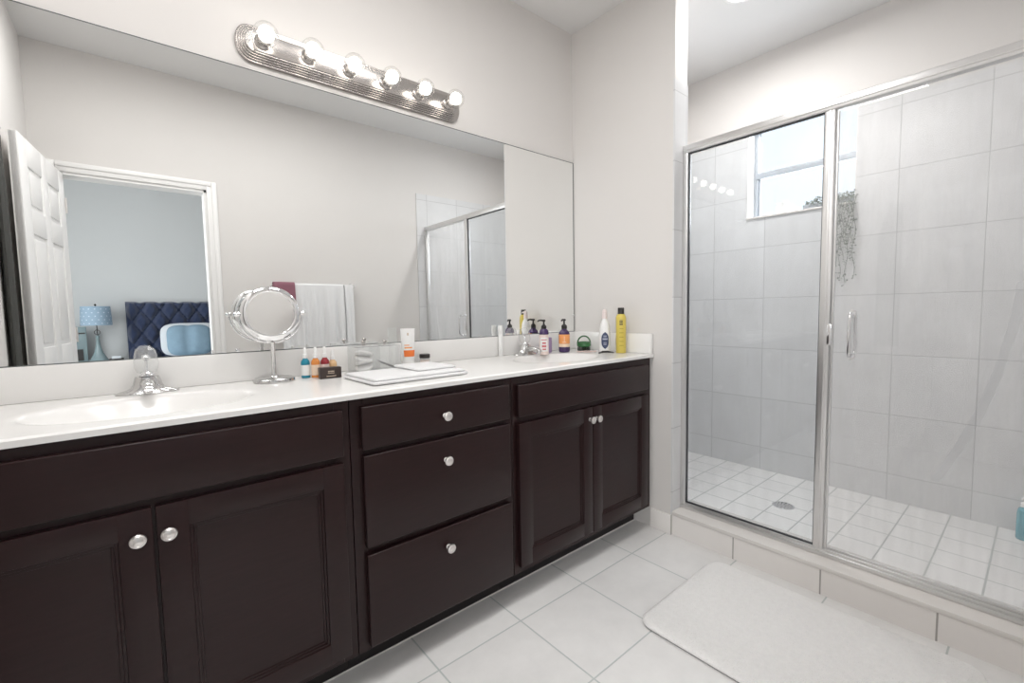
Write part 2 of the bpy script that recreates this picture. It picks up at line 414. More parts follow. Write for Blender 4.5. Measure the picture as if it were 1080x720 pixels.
g = G(); g.box(XB+0.004, XB+0.12, WY1-0.006, WY1+0.0, WZ0, WZ1); g.box(XB+0.004, XB+0.12, WY0, WY0+0.006, WZ0, WZ1)
struct('window_reveal', g, M_trim, win)

# doorway casing and open six panel door
g = G()
def casing(g, x0, x1, z0, z1):
    g.box(x0, x1, -D, -D+0.014, z0, z1, bev=0.004)
casing(g, DX1, DX1+0.062, 0, DZ+0.062); casing(g, DX0-0.062, DX0, 0, DZ+0.062); casing(g, DX0, DX1, DZ, DZ+0.062)
g.box(DX1+0.030, DX1+0.056, -D+0.012, -D+0.021, 0, DZ+0.056, bev=0.004)
g.box(DX0, DX1+0.03, -D+0.012, -D+0.021, DZ+0.030, DZ+0.056, bev=0.004)
g.box(DX1-0.016, DX1, -D-0.12, -D+0.003, 0, DZ); g.box(DX0, DX0+0.016, -D-0.12, -D+0.003, 0, DZ); g.box(DX0, DX1, -D-0.12, -D+0.003, DZ-0.016, DZ)
tr = struct('trim_3', g, M_trim)
struct('strike_plate', G().box(DX1-0.019, DX1-0.0155, -D-0.05, -D-0.02, 0.87, 0.93, bev=0.001), M_nickel, tr)
def door_leaf():
    Wd, Hd, T = 0.76, 2.03, 0.035
    g = G(); g.box(0, Wd, 0.006, T-0.006, 0, Hd)
    st = 0.115
    xs = [(0, st), (Wd/2-0.05, Wd/2+0.05), (Wd-st, Wd)]
    zs = [(0, 0.24), (0.83, 1.02), (1.58, 1.70), (1.90, Hd)]
    for a, b in xs: g.box(a, b, 0, T, 0, Hd, bev=0.003)
    for a, b in zs:
        g.box(st-0.003, Wd/2-0.047, 0.0, T, a, b, bev=0.003); g.box(Wd/2+0.047, Wd-st+0.003, 0.0, T, a, b, bev=0.003)
    for (xa, xb) in ((st, Wd/2-0.05), (Wd/2+0.05, Wd-st)):
        for (za, zb) in ((0.24, 0.83), (1.02, 1.58), (1.70, 1.90)):
            g.box(xa+0.022, xb-0.022, 0.001, T-0.001, za+0.022, zb-0.022, bev=0.005)
    return g
leaf = struct('door_1', door_leaf(), M_trim, None, (-2.362, -D+0.022, 0.012))
leaf.rotation_euler = (0, 0, math.radians(96.2))
for yy, sg in ((-0.0, -1), (0.035, 1)):
    gk = G(); gk.lathe([(0.031, 0), (0.031, 0.004), (0.028, 0.008), (0.012, 0.010), (0.011, 0.016), (0.020, 0.019), (0.025, 0.024), (0.022, 0.030), (0.010, 0.033), (0.001, 0.0335)] if sg > 0 else [(0.031, 0), (0.031, 0.006), (0.013, 0.009), (0.012, 0.03), (0.024, 0.036), (0.028, 0.048), (0.022, 0.058), (0.001, 0.06)], n=24, R=Matrix.Rotation(-sg*PI/2, 3, 'X'))
    struct('door_knob', gk, M_knob, leaf, (0.69, yy, 0.90))
for zz in (0.25, 1.02, 1.80):
    gh = G(); gh.lathe([(0.006, 0), (0.006, 0.09)], n=10); struct('hinge', gh, M_knob, leaf, (-0.004, -0.003, zz))

# ------------------------------------------------------------------ bedroom beyond the doorway
BY = -6.03
struct('floor_bedroom', G().box(-4.4, 2.6, BY-0.1, -D-0.12, -0.12, 0.0), M_carpet)
struct('ceiling_bedroom', G().box(-4.4, 2.6, BY-0.1, -D-0.12, 2.98, 3.08), M_ceil)
struct('wall_bedroom_far', G().box(-4.4, 2.6, BY-0.12, BY, 0, 3.0), M_bedwall)
struct('wall_bedroom_left', G().box(-4.5, -4.38, BY, -D-0.12, 0, 3.0), M_bedwall)
struct('wall_bedroom_right', G().box(2.5, 2.62, BY, -D-0.12, 0, 3.0), M_bedwall)
g = G(); g.box(-4.4, XL-0.15, -D-0.12, -D-0.0, 0, 3.0); g.box(XB+0.2, 2.6, -D-0.12, -D, 0, 3.0); g.box(XL-0.15, XB+0.2, -D-0.12, -D, 2.9, 3.0)
struct('wall_bedroom_near', g, M_bedwall)

# ------------------------------------------------------------------ vanity cabinets
YF, YD = -0.542, -0.562          # face frame and door planes
ZC0, ZC1 = 0.112, 0.917
def cabinet(name, label, x0, x1):
    t = thing(name, label, 'cabinet', ((x0+x1)/2, -0.28, 0.0), 0, 'vanity cabinets under the countertop')
    ox, oy = (x0+x1)/2, -0.28
    g = G()
    w0, w1 = x0-ox, x1-ox
    f, k = YF-oy, -0.003-oy
    g.box(w0, w0+0.016, f+0.018, k, ZC0, ZC1-0.02); g.box(w1-0.016, w1, f+0.018, k, ZC0, ZC1-0.02)
    g.box(w0+0.016, w1-0.016, f+0.018, k, ZC0, ZC0+0.016); g.box(w0+0.016, w1-0.016, k-0.008, k, ZC0+0.016, 0.75)
    g.obj('cabinet_body', M_wood, t)
    g = G(); g.box(w0+0.0, w1-0.0, -0.442-oy, -0.424-oy, 0.0, ZC0); g.obj('toe_kick', M_toe, t)
    return t, ox, oy
def frame_bars(t, ox, oy, bars):
    g = G()
    for (a, b, c, d) in bars: g.box(a-ox, b-ox, YF-oy, YF+0.018-oy, c, d, bev=0.001, seg=1)
    g.obj('face_frame', M_wood, t)
knob_prof = [(0.0085, 0), (0.0085, 0.002), (0.0055, 0.004), (0.0052, 0.012), (0.009, 0.016), (0.0145, 0.0185), (0.0162, 0.022), (0.0155, 0.0255), (0.0115, 0.028), (0.0105, 0.0275), (0.006, 0.0292), (0.0005, 0.0298)]
def knob(parent, x, z):
    g = G(); g.lathe(knob_prof, n=24, R=Matrix.Rotation(PI/2, 3, 'X')); o = g.obj('knob', M_knob, parent, (x, 0, z)); return o
def front(name, t, ox, oy, x0, x1, z0, z1, panel, knobs=()):
    w, h = x1-x0, z1-z0
    g = G()
    if panel:
        s = 0.062
        g.box(-w/2, -w/2+s, -0.020, 0, 0, h, bev=0.0022); g.box(w/2-s, w/2, -0.020, 0, 0, h, bev=0.0022)
        g.box(-w/2+s-0.002, w/2-s+0.002, -0.020, 0, 0, s, bev=0.0022); g.box(-w/2+s-0.002, w/2-s+0.002, -0.020, 0, h-s, h, bev=0.0022)
        # moulded inner edge and flat recessed panel
        for q, (dd, zz) in enumerate(((0.0, -0.016), (0.007, -0.0125))):
            a = s-0.001+dd; b2 = a+0.008
            g.box(-w/2+a, -w/2+b2, zz, 0, a, h-a, bev=0.0015); g.box(w/2-b2, w/2-a, zz, 0, a, h-a, bev=0.0015)
            g.box(-w/2+b2-0.001, w/2-b2+0.001, zz, 0, a, b2, bev=0.0015); g.box(-w/2+b2-0.001, w/2-b2+0.001, zz, 0, h-b2, h-a, bev=0.0015)
        g.box(-w/2+s, w/2-s, -0.0095, -0.002, s, h-s)
    else:
        g.box(-w/2, w/2, -0.020, 0, 0, h, bev=0.0035, seg=3)
    o = g.obj(name, M_wood, t, ((x0+x1)/2-ox, YF-0.0005-oy, z0))
    for (kx, kz) in knobs:
        kk = knob(o, kx-(x0+x1)/2, kz-z0); kk.location.y = -0.0195
    return o
# left sink cabinet
t, ox, oy = cabinet('vanity_cabinet', 'dark espresso two door sink cabinet under the faucet nearest the camera', XL+0.004, -1.602)
frame_bars(t, ox, oy, [(XL+0.004, XL+0.03, ZC0, ZC1), (-1.645, -1.602, ZC0, ZC1), (XL+0.03, -1.645, 0.878, ZC1), (XL+0.03, -1.645, 0.725, 0.775), (XL+0.03, -1.645, ZC0, 0.16), (-2.085, -2.05, 0.16, 0.725)])
front('false_drawer_front', t, ox, oy, -2.485, -1.626, 0.755, 0.892, False)
front('cabinet_door', t, ox, oy, -2.485, -2.0725, 0.140, 0.735, True, [(-2.100, 0.673)])
front('cabinet_door', t, ox, oy, -2.0655, -1.628, 0.140, 0.735, True, [(-2.044, 0.671)])
# drawer bank
t, ox, oy = cabinet('vanity_cabinet', 'dark espresso bank of three drawers between the two sink cabinets', -1.600, -0.966)
frame_bars(t, ox, oy, [(-1.600, -1.56, ZC0, ZC1), (-1.0, -0.966, ZC0, ZC1), (-1.56, -1.0, 0.875, ZC1), (-1.56, -1.0, 0.735, 0.77), (-1.56, -1.0, 0.42, 0.46), (-1.56, -1.0, ZC0, 0.15)])
front('drawer', t, ox, oy, -1.570, -0.991, 0.760, 0.893, False, [(-1.280, 0.822)])
front('drawer', t, ox, oy, -1.568, -0.991, 0.452, 0.741, False, [(-1.281, 0.667)])
front('drawer', t, ox, oy, -1.568, -0.987, 0.130, 0.427, False, [(-1.281, 0.357)])
# right sink cabinet
t, ox, oy = cabinet('vanity_cabinet', 'dark espresso sink cabinet with two doors at the far end by the shower', -0.964, -0.010)
frame_bars(t, ox, oy, [(-0.964, -0.925, ZC0, ZC1), (-0.06, -0.010, ZC0, ZC1), (-0.925, -0.06, 0.868, ZC1), (-0.925, -0.06, 0.72, 0.77), (-0.925, -0.06, ZC0, 0.16), (-0.52, -0.47, 0.16, 0.72)])
front('false_drawer_front', t, ox, oy, -0.944, -0.054, 0.757, 0.884, False)
front('cabinet_door', t, ox, oy, -0.944, -0.5005, 0.142, 0.730, True, [(-0.520, 0.677)])
front('cabinet_door', t, ox, oy, -0.4955, -0.056, 0.142, 0.730, True, [(-0.474, 0.676)])
# caulk line along the toe kick
struct('trim_4', G().box(XL, -0.012, -0.4445, -0.4415, 0.0, 0.004), M_trim)

# ------------------------------------------------------------------ countertop with two integral basins
CT = 0.938
ct = thing('vanity_countertop', 'long white cultured marble countertop with two integral basins and raised backsplash', 'countertop', (-1.25, -0.28, CT))
BAS = ((-2.06, -0.305), (-0.467, -0.305))
def top_z(x, y):
    z = 0.0
    for bx, by in BAS:
        e = math.sqrt(((x-bx)/0.245)**2+((y-by)/0.170)**2)
        if e < 1.12:
            if e > 1.0: z -= 0.003*(1-((e-1.0)/0.12))**2
            else: z -= 0.003 + 0.125*(1-e**2.6)**1.0*(0.85+0.15*(1-e))
    return z
g = G(); x0c, x1c, yfc = XL+0.003, -0.003, -0.560
nx, ny = 330, 76
V = []
for i in range(nx):
    x = x0c+(x1c-x0c)*i/(nx-1); row = []
    for j in range(ny):
        y = yfc+(-0.002-yfc)*j/(ny-1)
        z = top_z(x, y)
        if y < yfc+0.006: z -= 0.004*((yfc+0.006-y)/0.006)**2
        row.append(g.b.verts.new((x+1.25, y+0.28, z)))
    V.append(row)
for i in range(nx-1):
    for j in range(ny-1): g.b.faces.new((V[i][j], V[i+1][j], V[i+1][j+1], V[i][j+1])).smooth = True
lo = [g.b.verts.new((V[i][0].co.x, V[i][0].co.y, -0.018)) for i in range(nx)]
lo2 = [g.b.verts.new((V[i][0].co.x, yfc+0.035+0.28, -0.020)) for i in range(nx)]
for i in range(nx-1):
    g.b.faces.new((V[i][0], lo[i], lo[i+1], V[i+1][0])); g.b.faces.new((lo[i], lo2[i], lo2[i+1], lo[i+1]))
g.obj('counter_slab', M_marble, ct, sharp=60)
G().box(x0c+1.25, x1c+1.25, 0.26, 0.2785, 0.0, 0.104, bev=0.003).obj('backsplash', M_marble, ct)
G().box(x1c+1.25-0.019, x1c+1.25, -0.276, 0.26, 0.0, 0.105, bev=0.003).obj('side_splash', M_marble, ct)
for bx, by in BAS:
    g = G(); g.lathe([(0.024, -0.1255), (0.024, -0.1225), (0.019, -0.1215), (0.012, -0.1235), (0.0005, -0.1235)], n=24, at=(bx+1.25, by+0.28, 0.0))
    g.obj('drain_ring', M_chrome, ct)

# ------------------------------------------------------------------ big wall mirror
wm = thing('wall_mirror', 'wide frameless plate mirror spanning the wall above the counter', 'mirror', (-1.25, -0.001, 1.043))
G().box(XL+0.003+1.25, -0.008+1.25, -0.006, -0.0055, 0.0, 2.052-1.043).obj('mirror_glass', M_mirror, wm)
g = G(); g.box(XL+0.002+1.25, -0.006+1.25, -0.0054, -0.0, -0.0008, 2.0545-1.043)
g.box(-0.008+1.25, -0.005+1.25, -0.007, 0, -0.0005, 2.055-1.043); g.box(XL+0.002+1.25, -0.005+1.25, -0.007, 0, 2.0525-1.043, 2.055-1.043)
g.box(XL+0.002+1.25, -0.005+1.25, -0.007, 0, -0.0005, 0.002)
g.obj('mirror_edge', M_mback, wm)
for (mx_, mz_) in ((-0.011, 0.095), (-0.72, 0.004), (-1.8, 0.004)):
    G().box(mx_+1.25-0.006, mx_+1.25+0.006, -0.0095, -0.006, mz_-0.002, mz_+0.010, bev=0.001).obj('mirror_clip', M_chrome, wm)

# ------------------------------------------------------------------ vanity light bar
LX, LZ = -1.286, 2.145
lt = thing('vanity_light_bar', 'brushed nickel bath light bar holding six clear globe bulbs above the mirror', 'wall light', (LX, 0, LZ))
g = G()
def racetrack(L, Hh, inset, n=14):
    hw, hh = L/2-inset, Hh/2-inset
    pts = []
    e = 0.058-inset*0.6
    for k in range(n+1):
        a = -PI/2+PI*k/n; pts.append((hw-e+e*max(0, math.cos(a))**0.8, hh*math.sin(a)*1.0))
    for k in range(n+1):
        a = PI/2+PI*k/n; pts.append((-(hw-e)-e*max(0, -math.cos(a))**0.8, hh*math.sin(a)))
    return pts
tiers = [(0.0, 0.0, 0.012), (0.007, 0.012, 0.018), (0.013, 0.018, 0.024), (0.019, 0.024, 0.030), (0.025, 0.030, 0.036)]
for ins, a, b_ in tiers:
    o0 = racetrack(0.935, 0.130, ins); o1 = racetrack(0.935, 0.130, ins+0.003)
    g.loft([[(u, -a, v) for u, v in o0], [(u, -(b_-0.002), v) for u, v in o0], [(u, -b_, v) for u, v in o1]], smooth=True)
g.obj('back_plate', M_nickel, lt, sharp=25)
g = G(); g.box(-0.415, 0.415, -0.040, -0.035, -0.034, 0.034, bev=0.002)
g.obj('socket_band', M_nickel, lt)
RX = Matrix.Rotation(PI/2, 3, 'X')
bxs = [-0.387, -0.2325, -0.0775, 0.0775, 0.2325, 0.387]
for bx in bxs:
    g = G(); g.lathe([(0.027, 0.0), (0.027, 0.003), (0.021, 0.006), (0.0185, 0.010), (0.0185, 0.026), (0.017, 0.027), (0.0165, 0.010), (0.001, 0.010)], n=28, R=RX)
    so = g.obj('lamp_socket', M_nickel, lt, (bx, -0.040, 0.0))
    g = G(); prof = [(0.0135, 0.018), (0.0135, 0.030)]
    for k in range(3, 19):
        a = PI*k/18; prof.append((max(0.0006, 0.0395*math.sin(a)), 0.0625-0.0395*math.cos(a)))
    g.lathe(prof, n=32, R=RX, cap=False)
    bu = g.obj('globe_bulb', M_bulb, lt, (bx, -0.040, 0.0))
    g = G(); g.lathe([(0.013, 0.022), (0.013, 0.030), (0.006, 0.034), (0.004, 0.046), (0.001, 0.047)], n=16, R=RX)
    g.obj('bulb_stem', M_white, bu)
    g = G(); pr = [(max(0.0005, 0.026*math.sin(PI*k/10)), 0.064-0.026*math.cos(PI*k/10)) for k in range(11)]
    g.lathe(pr, n=16, R=RX); g.obj('bulb_filament', M_glow, bu)

# ------------------------------------------------------------------ shower downlight
dl = thing('recessed_downlight', 'round white recessed downlight in the ceiling above the shower', 'ceiling light', (0.42, -0.80, H))
g = G(); g.lathe([(0.095, 0.0), (0.094, -0.004), (0.085, -0.007), (0.075, -0.006), (0.072, 0.0)], n=40, cap=False); g.obj('trim_ring', M_white, dl)
g = G(); g.lathe([(0.072, -0.001), (0.071, -0.003), (0.001, -0.003)], n=32); g.obj('lens', M_lens, dl)

# ------------------------------------------------------------------ shower enclosure
SX = 0.095
YA, YP0, YP1, YZ = -0.669, -1.275, -1.312, -D+0.008
ZS, ZR = 0.125, 1.985
se = thing('shower_enclosure', 'framed glass shower enclosure with a fixed panel and a hinged door on the tiled curb', 'shower enclosure', (SX, -1.33, ZS))
def L(y): return y+1.33
def zz(z): return z-ZS
g = G(); g.box(-0.018, 0.018, L(YZ), L(YA), zz(1.945), zz(ZR), bev=0.004); g.box(-0.021, 0.021, L(YZ), L(YA), zz(1.957), zz(1.968), bev=0.003)
g.obj('header_rail', M_alu, se)
g = G(); g.box(-0.020, 0.020, L(YZ), L(YA), 0.0, 0.018, bev=0.003); g.box(-0.012, 0.012, L(YZ), L(YA), 0.017, 0.030, bev=0.003)
g.obj('sill_track', M_alu, se)
g = G(); g.box(-0.018, 0.018, L(YA)-0.026, L(YA), 0.018, zz(1.946), bev=0.003); g.obj('wall_jamb', M_alu, se)
g = G(); g.box(-0.018, 0.018, L(YZ), L(YZ)+0.026, 0.018, zz(1.946), bev=0.003); g.obj('wall_jamb', M_alu, se)
g = G(); g.box(-0.016, 0.016, L(YP1), L(YP0), 0.026, zz(1.946), bev=0.004); g.box(-0.019, 0.0, L(YP1)+0.012, L(YP0)-0.014, 0.026, zz(1.946), bev=0.003)
g.obj('center_post', M_alu, se)
fp = G().box(-0.003, 0.003, L(YP0)-0.004, L(YA)-0.024, 0.028, zz(1.948)).obj('fixed_panel', M_glass, se)
g = G()
y0, y1, z0, z1 = L(YP0)+0.000, L(YA)-0.026, 0.030, zz(1.945)
for (a, b, c, d) in ((y0, y0+0.0035, z0, z1), (y1-0.0035, y1, z0, z1), (y0, y1, z0, z0+0.004), (y0, y1, z1-0.004, z1)):
    g.box(-0.0065, 0.0065, a, b, c, d)
g.obj('gasket', M_gask, fp)
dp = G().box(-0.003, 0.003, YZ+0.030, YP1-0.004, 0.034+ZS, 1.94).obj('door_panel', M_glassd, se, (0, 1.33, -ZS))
g = G(); g.box(-0.006, 0.006, YP1-0.010, YP1-0.003, 0.034+ZS, 1.94, bev=0.002); g.box(-0.005, 0.005, YZ+0.030, YP1-0.004, 0.030+ZS, 0.040+ZS, bev=0.002)
g.obj('door_edge_trim', M_alu, dp)
g = G()
def pull(sx):
    pts = []
    yh, za, zb = -1.385, 0.972, 1.142; rr = 0.022; off = sx*0.040
    pts.append((sx*0.003, yh, za)); pts.append((off-sx*rr, yh, za))
    for k in range(1, 6):
        a = PI/2*k/6; pts.append((off-sx*rr+sx*rr*math.sin(a), yh, za+rr-rr*math.cos(a)))
    pts.append((off, yh, za+rr)); pts.append((off, yh, zb-rr))
    for k in range(1, 6):
        a = PI/2*k/6; pts.append((off-sx*rr+sx*rr*math.cos(a), yh, zb-rr+rr*math.sin(a)))
    pts.append((off-sx*rr, yh, zb)); pts.append((sx*0.003, yh, zb))
    return pts
for s_ in (-1, 1): g.tube(pull(s_), 0.0072, n=14)
for z_ in (0.972, 1.142): g.lathe([(0.013, -0.009), (0.013, 0.009)], n=20, at=(0, -1.385, z_), R=Matrix.Rotation(PI/2, 3, 'Y'))
g.obj('handle', M_chrome, dp)
g = G(); g.box(-0.026, -0.012, L(-1.322), L(-1.306), zz(1.015), zz(1.10), bev=0.003); g.obj('door_catch', M_chrome, se)

# drain in the shower floor
g = G(); g.lathe([(0.054, 0.0), (0.054, 0.002), (0.050, 0.004), (0.0005, 0.004)], n=36)
dr = tag(g.obj('shower_drain', M_chrome, None, (0.605, -0.985, 0.075)), 'round metal drain set in the shower floor tiles', 'drain')
g = G()
for r_, n_ in ((0.014, 6), (0.028, 10), (0.041, 14)):
    for k in range(n_):
        a = 2*PI*k/n_; g.lathe([(0.0035, 0.0), (0.0035, 0.0006)], n=8, at=(r_*math.cos(a), r_*math.sin(a), 0.0038))
g.obj('drain_holes', M_gask, dr)

# ------------------------------------------------------------------ bath mat
mat_t = thing('bath_mat', 'white rectangular bath mat with rounded corners on the floor before the shower', 'bath mat', (-0.392, -1.372, 0.0), math.radians(0.6))
g = G()
def mloop(ins, z): return [(u, v, z) for u, v in rrect(0.61-2*ins, 0.872-2*ins, max(0.01, 0.055-ins), 8)]
g.loft([mloop(0.004, 0.0), mloop(0.002, 0.004)], smooth=True); g.obj('mat_backing', M_matb, mat_t)
g = G(); g.loft([mloop(0.003, 0.004), mloop(-0.001, 0.008), mloop(-0.001, 0.013), mloop(0.003, 0.018), mloop(0.010, 0.0205), mloop(0.03, 0.0215)], smooth=True)
g.obj('mat_pile', M_mat, mat_t)

# ------------------------------------------------------------------ faucets
def make_faucet(label, loc):
    t = thing('bathroom_faucet', label, 'faucet', loc, 0, 'single handle basin faucets')
    # winged escutcheon flowing up into the body
    g = G(); loops = []
    for (z, w, d, e) in ((0.0, 0.080, 0.030, 1.0), (0.004, 0.079, 0.029, 1.0), (0.008, 0.068, 0.028, 1.0), (0.012, 0.053, 0.027, 1), (0.018, 0.042, 0.027, 1), (0.028, 0.0365, 0.027, 1), (0.042, 0.0335, 0.026, 1), (0.052, 0.030, 0.025, 1)):
        lp = []
        for k in range(40):
            a = 2*PI*k/40; ca, sa = math.cos(a), math.sin(a)
            lp.append((w*math.copysign(abs(ca)**0.75, ca), d*math.copysign(abs(sa)**0.75, sa)*(1.0 if abs(ca) < 0.7 else 0.9), z))
        loops.append(lp)
    g.loft(loops, smooth=True); g.obj('faucet_body', M_satin, t, sharp=60)
    g = G(); loops = []
    for (y, z, w, h) in ((-0.015, 0.030, 0.021, 0.018), (-0.045, 0.034, 0.018, 0.014), (-0.075, 0.036, 0.0155, 0.011), (-0.100, 0.034, 0.0145, 0.009), (-0.115, 0.029, 0.013, 0.007), (-0.120, 0.024, 0.011, 0.004)):
        loops.append([(w*math.cos(2*PI*k/20), y+h*0.25*math.sin(2*PI*k/20), z+h*math.sin(2*PI*k/20)) for k in range(20)])
    g.loft(loops); g.lathe([(0.010, 0.012), (0.010, 0.026)], n=16, at=(0, -0.108, 0)); g.obj('spout', M_satin, t, sharp=60)
    R = Matrix.Rotation(math.radians(-8), 3, 'X')
    g = G(); g.lathe([(0.021, 0.0), (0.0215, 0.004), (0.017, 0.008), (0.015, 0.014), (0.0005, 0.014)], n=24, R=R, at=(0, -0.001, 0.051)); g.obj('handle_collar', M_chrome, t)
    # faceted clear acrylic knob
    g = G(); prof = [(0.014, 0.006), (0.024, 0.010), (0.030, 0.024), (0.031, 0.042), (0.0295, 0.062), (0.025, 0.078), (0.015, 0.088), (0.0005, 0.091)]
    g.lathe(prof, n=10, R=R, at=(0, -0.001, 0.055), smooth=False); kn = g.obj('handle', M_acryl, t)
    g = G(); g.lathe([(0.004, 0.004), (0.004, 0.045), (0.010, 0.050), (0.011, 0.056), (0.0005, 0.060)], n=16, R=R, at=(0, -0.001, 0.055)); g.obj('handle_core', M_chrome, kn)
    g = G(); g.tube([(0, 0.026, 0.004), (0, 0.030, 0.05)], 0.0025); g.lathe([(0.005, 0), (0.0055, 0.006), (0.0005, 0.009)], n=12, at=(0, 0.030, 0.05)); g.obj('lift_rod', M_chrome, t)
    return t
f1 = make_faucet('chrome basin faucet with clear knob nearest the camera, standing before the bed reflection', (-2.058, -0.062, CT+0.0005))
f2 = copy_tree(f1); f2.location = (-0.467, -0.068, CT+0.0005); f2['label'] = 'chrome basin faucet with clear knob at the far basin beside the lotion bottles'

# ------------------------------------------------------------------ counter items
def label_patch(g, r, z0, z1, a0, a1, mi=0, n=14, sx=1, sy=1):
    def fn(u, v):
        a = math.radians(a0+(a1-a0)*u); return (r*sx*math.cos(a), r*sy*math.sin(a), z0+(z1-z0)*v)
    return g.grid(n, 3, fn, mi)
CZ = CT+0.0006
FACE = 222   # direction (deg) from the far end of the counter to the camera

# round make-up mirror on a stand
mm = thing('makeup_mirror', 'round chrome tabletop make-up mirror on a disc base standing against the wall mirror', 'mirror', (-1.705, -0.100, CZ), math.radians(-1.5))
g = G(); g.lathe([(0.066, 0), (0.068, 0.003), (0.067, 0.010), (0.062, 0.0135), (0.020, 0.0155), (0.012, 0.022), (0.0005, 0.022)], n=44); g.obj('base', M_satin, mm)
g = G(); g.lathe([(0.0085, 0.02), (0.0075, 0.05), (0.0075, 0.135), (0.010, 0.14), (0.0005, 0.145)], n=18); g.obj('pole', M_satin, mm)
g = G(); pts = [(0.104*math.cos(math.radians(a)), 0, 0.242+0.104*math.sin(math.radians(a))) for a in range(180, 361, 9)]
g.tube(pts, 0.0038, n=10); 
for s_ in (-1, 1): g.lathe([(0.0075, -0.008), (0.009, 0.0), (0.0075, 0.008)], n=14, at=(s_*0.105, 0, 0.242), R=Matrix.Rotation(PI/2, 3, 'Y'))
g.obj('yoke', M_chrome, mm)
R = Matrix.Rotation(math.radians(-3), 3, 'X') @ RX
g = G(); g.lathe([(0.080, -0.011), (0.090, -0.009), (0.0965, -0.004), (0.0975, 0.0), (0.0965, 0.004), (0.090, 0.009), (0.080, 0.011), (0.0765, 0.0085), (0.0765, -0.0085)], n=56, cap=False)
g.lathe([(0.0765, -0.0085), (0.080, -0.011)], n=56, cap=False)
ho = g.obj('mirror_ring', M_chrome, mm, (0, 0, 0.242)); ho.rotation_euler = R.to_euler()
g = G(); g.lathe([(0.0770, -0.007), (0.0770, 0.007)], n=56); go = g.obj('mirror_glass', M_mirror, mm, (0, 0, 0.242)); go.rotation_euler = R.to_euler()

# four little dropper bottles behind the dark box
def dropper(label, loc, body, h, cap_h, name='dropper_bottle', labelm=M_white, r=0.0155):
    t = thing(name, label, 'bottle', loc, 0, 'small dropper bottles beside the dark box')
    g = G(); g.lathe([(r-0.002, 0), (r, 0.002), (r, h*0.72), (r*0.93, h*0.80), (0.0085, h*0.90), (0.0078, h)], n=24); g.obj('bottle_body', body, t)
    g = G(); g.lathe([(0.009, h*0.94), (0.009, h+0.010), (0.0065, h+0.012), (0.006, h+cap_h-0.006), (0.004, h+cap_h), (0.0005, h+cap_h+0.001)], n=18); g.obj('dropper_cap', M_white, t)
    g = G(); label_patch(g, r+0.0004, h*0.12, h*0.62, 120, 350); g.obj('label', labelm, t)
    return t
dropper('small teal dropper bottle with white cap and label beside the dark box', (-1.596, -0.092, CZ), M_tealb, 0.078, 0.034)
dropper('small amber orange dropper bottle with white cap between the teal and deep red ones', (-1.565, -0.112, CZ), M_amber, 0.078, 0.036, labelm=M_peach)
dropper('small deep red dropper bottle with white cap behind the dark box', (-1.533, -0.118, CZ), M_red, 0.078, 0.036, labelm=M_blush)
dropper('small honey coloured dropper bottle with clear white cap behind the dark box', (-1.502, -0.110, CZ), M_honey, 0.066, 0.034, labelm=M_honey)
db = thing('cosmetic_box', 'small dark brown cosmetic box lying before the dropper bottles', 'box', (-1.532, -0.168, CZ), math.radians(-4))
G().box(-0.038, 0.038, -0.016, 0.016, 0, 0.040, bev=0.0015).obj('carton', M_box, db)
g = G(); g.box(-0.011, 0.012, -0.0168, -0.0158, 0.018, 0.020); 
for k in range(5): g.box(-0.010+k*0.0045, -0.007+k*0.0045, -0.0168, -0.0158, 0.023, 0.028)
g.box(-0.016, 0.018, -0.0168, -0.0158, 0.007, 0.0095)
g.obj('gold_print', M_gold, db)

# clear acrylic organiser with two lidded compartments
ao = thing('acrylic_organizer', 'clear acrylic organizer with two lidded compartments behind the folded towel', 'organizer', (-1.335, -0.115, CZ))
g = G(); hw, hd, hh, th = 0.090, 0.055, 0.104, 0.003
g.box(-hw, hw, -hd, -hd+th, 0, hh); g.box(-hw, hw, hd-th, hd, 0, hh); g.box(-hw, -hw+th, -hd+th, hd-th, 0, hh); g.box(hw-th, hw, -hd+th, hd-th, 0, hh)
g.box(-th/2, th/2, -hd+th, hd-th, 0, hh); g.box(-hw+th, hw-th, -hd+th, hd-th, 0, 0.004)
g.obj('container', M_acryl, ao)
for s_ in (-1, 1):
    g = G(); g.box(s_*0.0455-0.043, s_*0.0455+0.043, -hd-0.001, hd+0.001, hh, hh+0.004, bev=0.001); ld = g.obj('lid', M_acryl, ao)
    g = G(); g.lathe([(0.004, hh+0.004), (0.0035, hh+0.010), (0.0085, hh+0.015), (0.0095, hh+0.019), (0.006, hh+0.022), (0.0005, hh+0.023)], n=16, at=(s_*0.0455, 0, 0)); g.obj('lid_knob', M_nickel, ld)
for k in range(4):
    pad = G(); zc = 0.022+k*0.0175
    pad.lathe([(0.030, -0.005), (0.034, -0.003), (0.034, 0.003), (0.030, 0.005)], n=24, R=Matrix.Rotation(math.radians(18*(-1)**k), 3, 'X') @ Matrix.Rotation(math.radians(9*(k-1.5)), 3, 'Y'))
    tag(pad.obj('cotton_round', M_cotton, None, (-1.3805+0.001*(k % 2), -0.115, CZ+zc)), 'white cotton round in the left compartment of the clear organizer', 'cotton pad', 'cotton rounds in the organizer')
g = G(); g.tube([(0.034, -0.02, 0.010), (-0.018, 0.006, 0.036), (-0.032, 0.014, 0.046)], [0.0042, 0.0035, 0.002], n=8)
tag(g.obj('tweezers', M_gask, None, (-1.290, -0.12, CZ)), 'dark tweezers leaning in the right compartment of the clear organizer', 'tweezers')

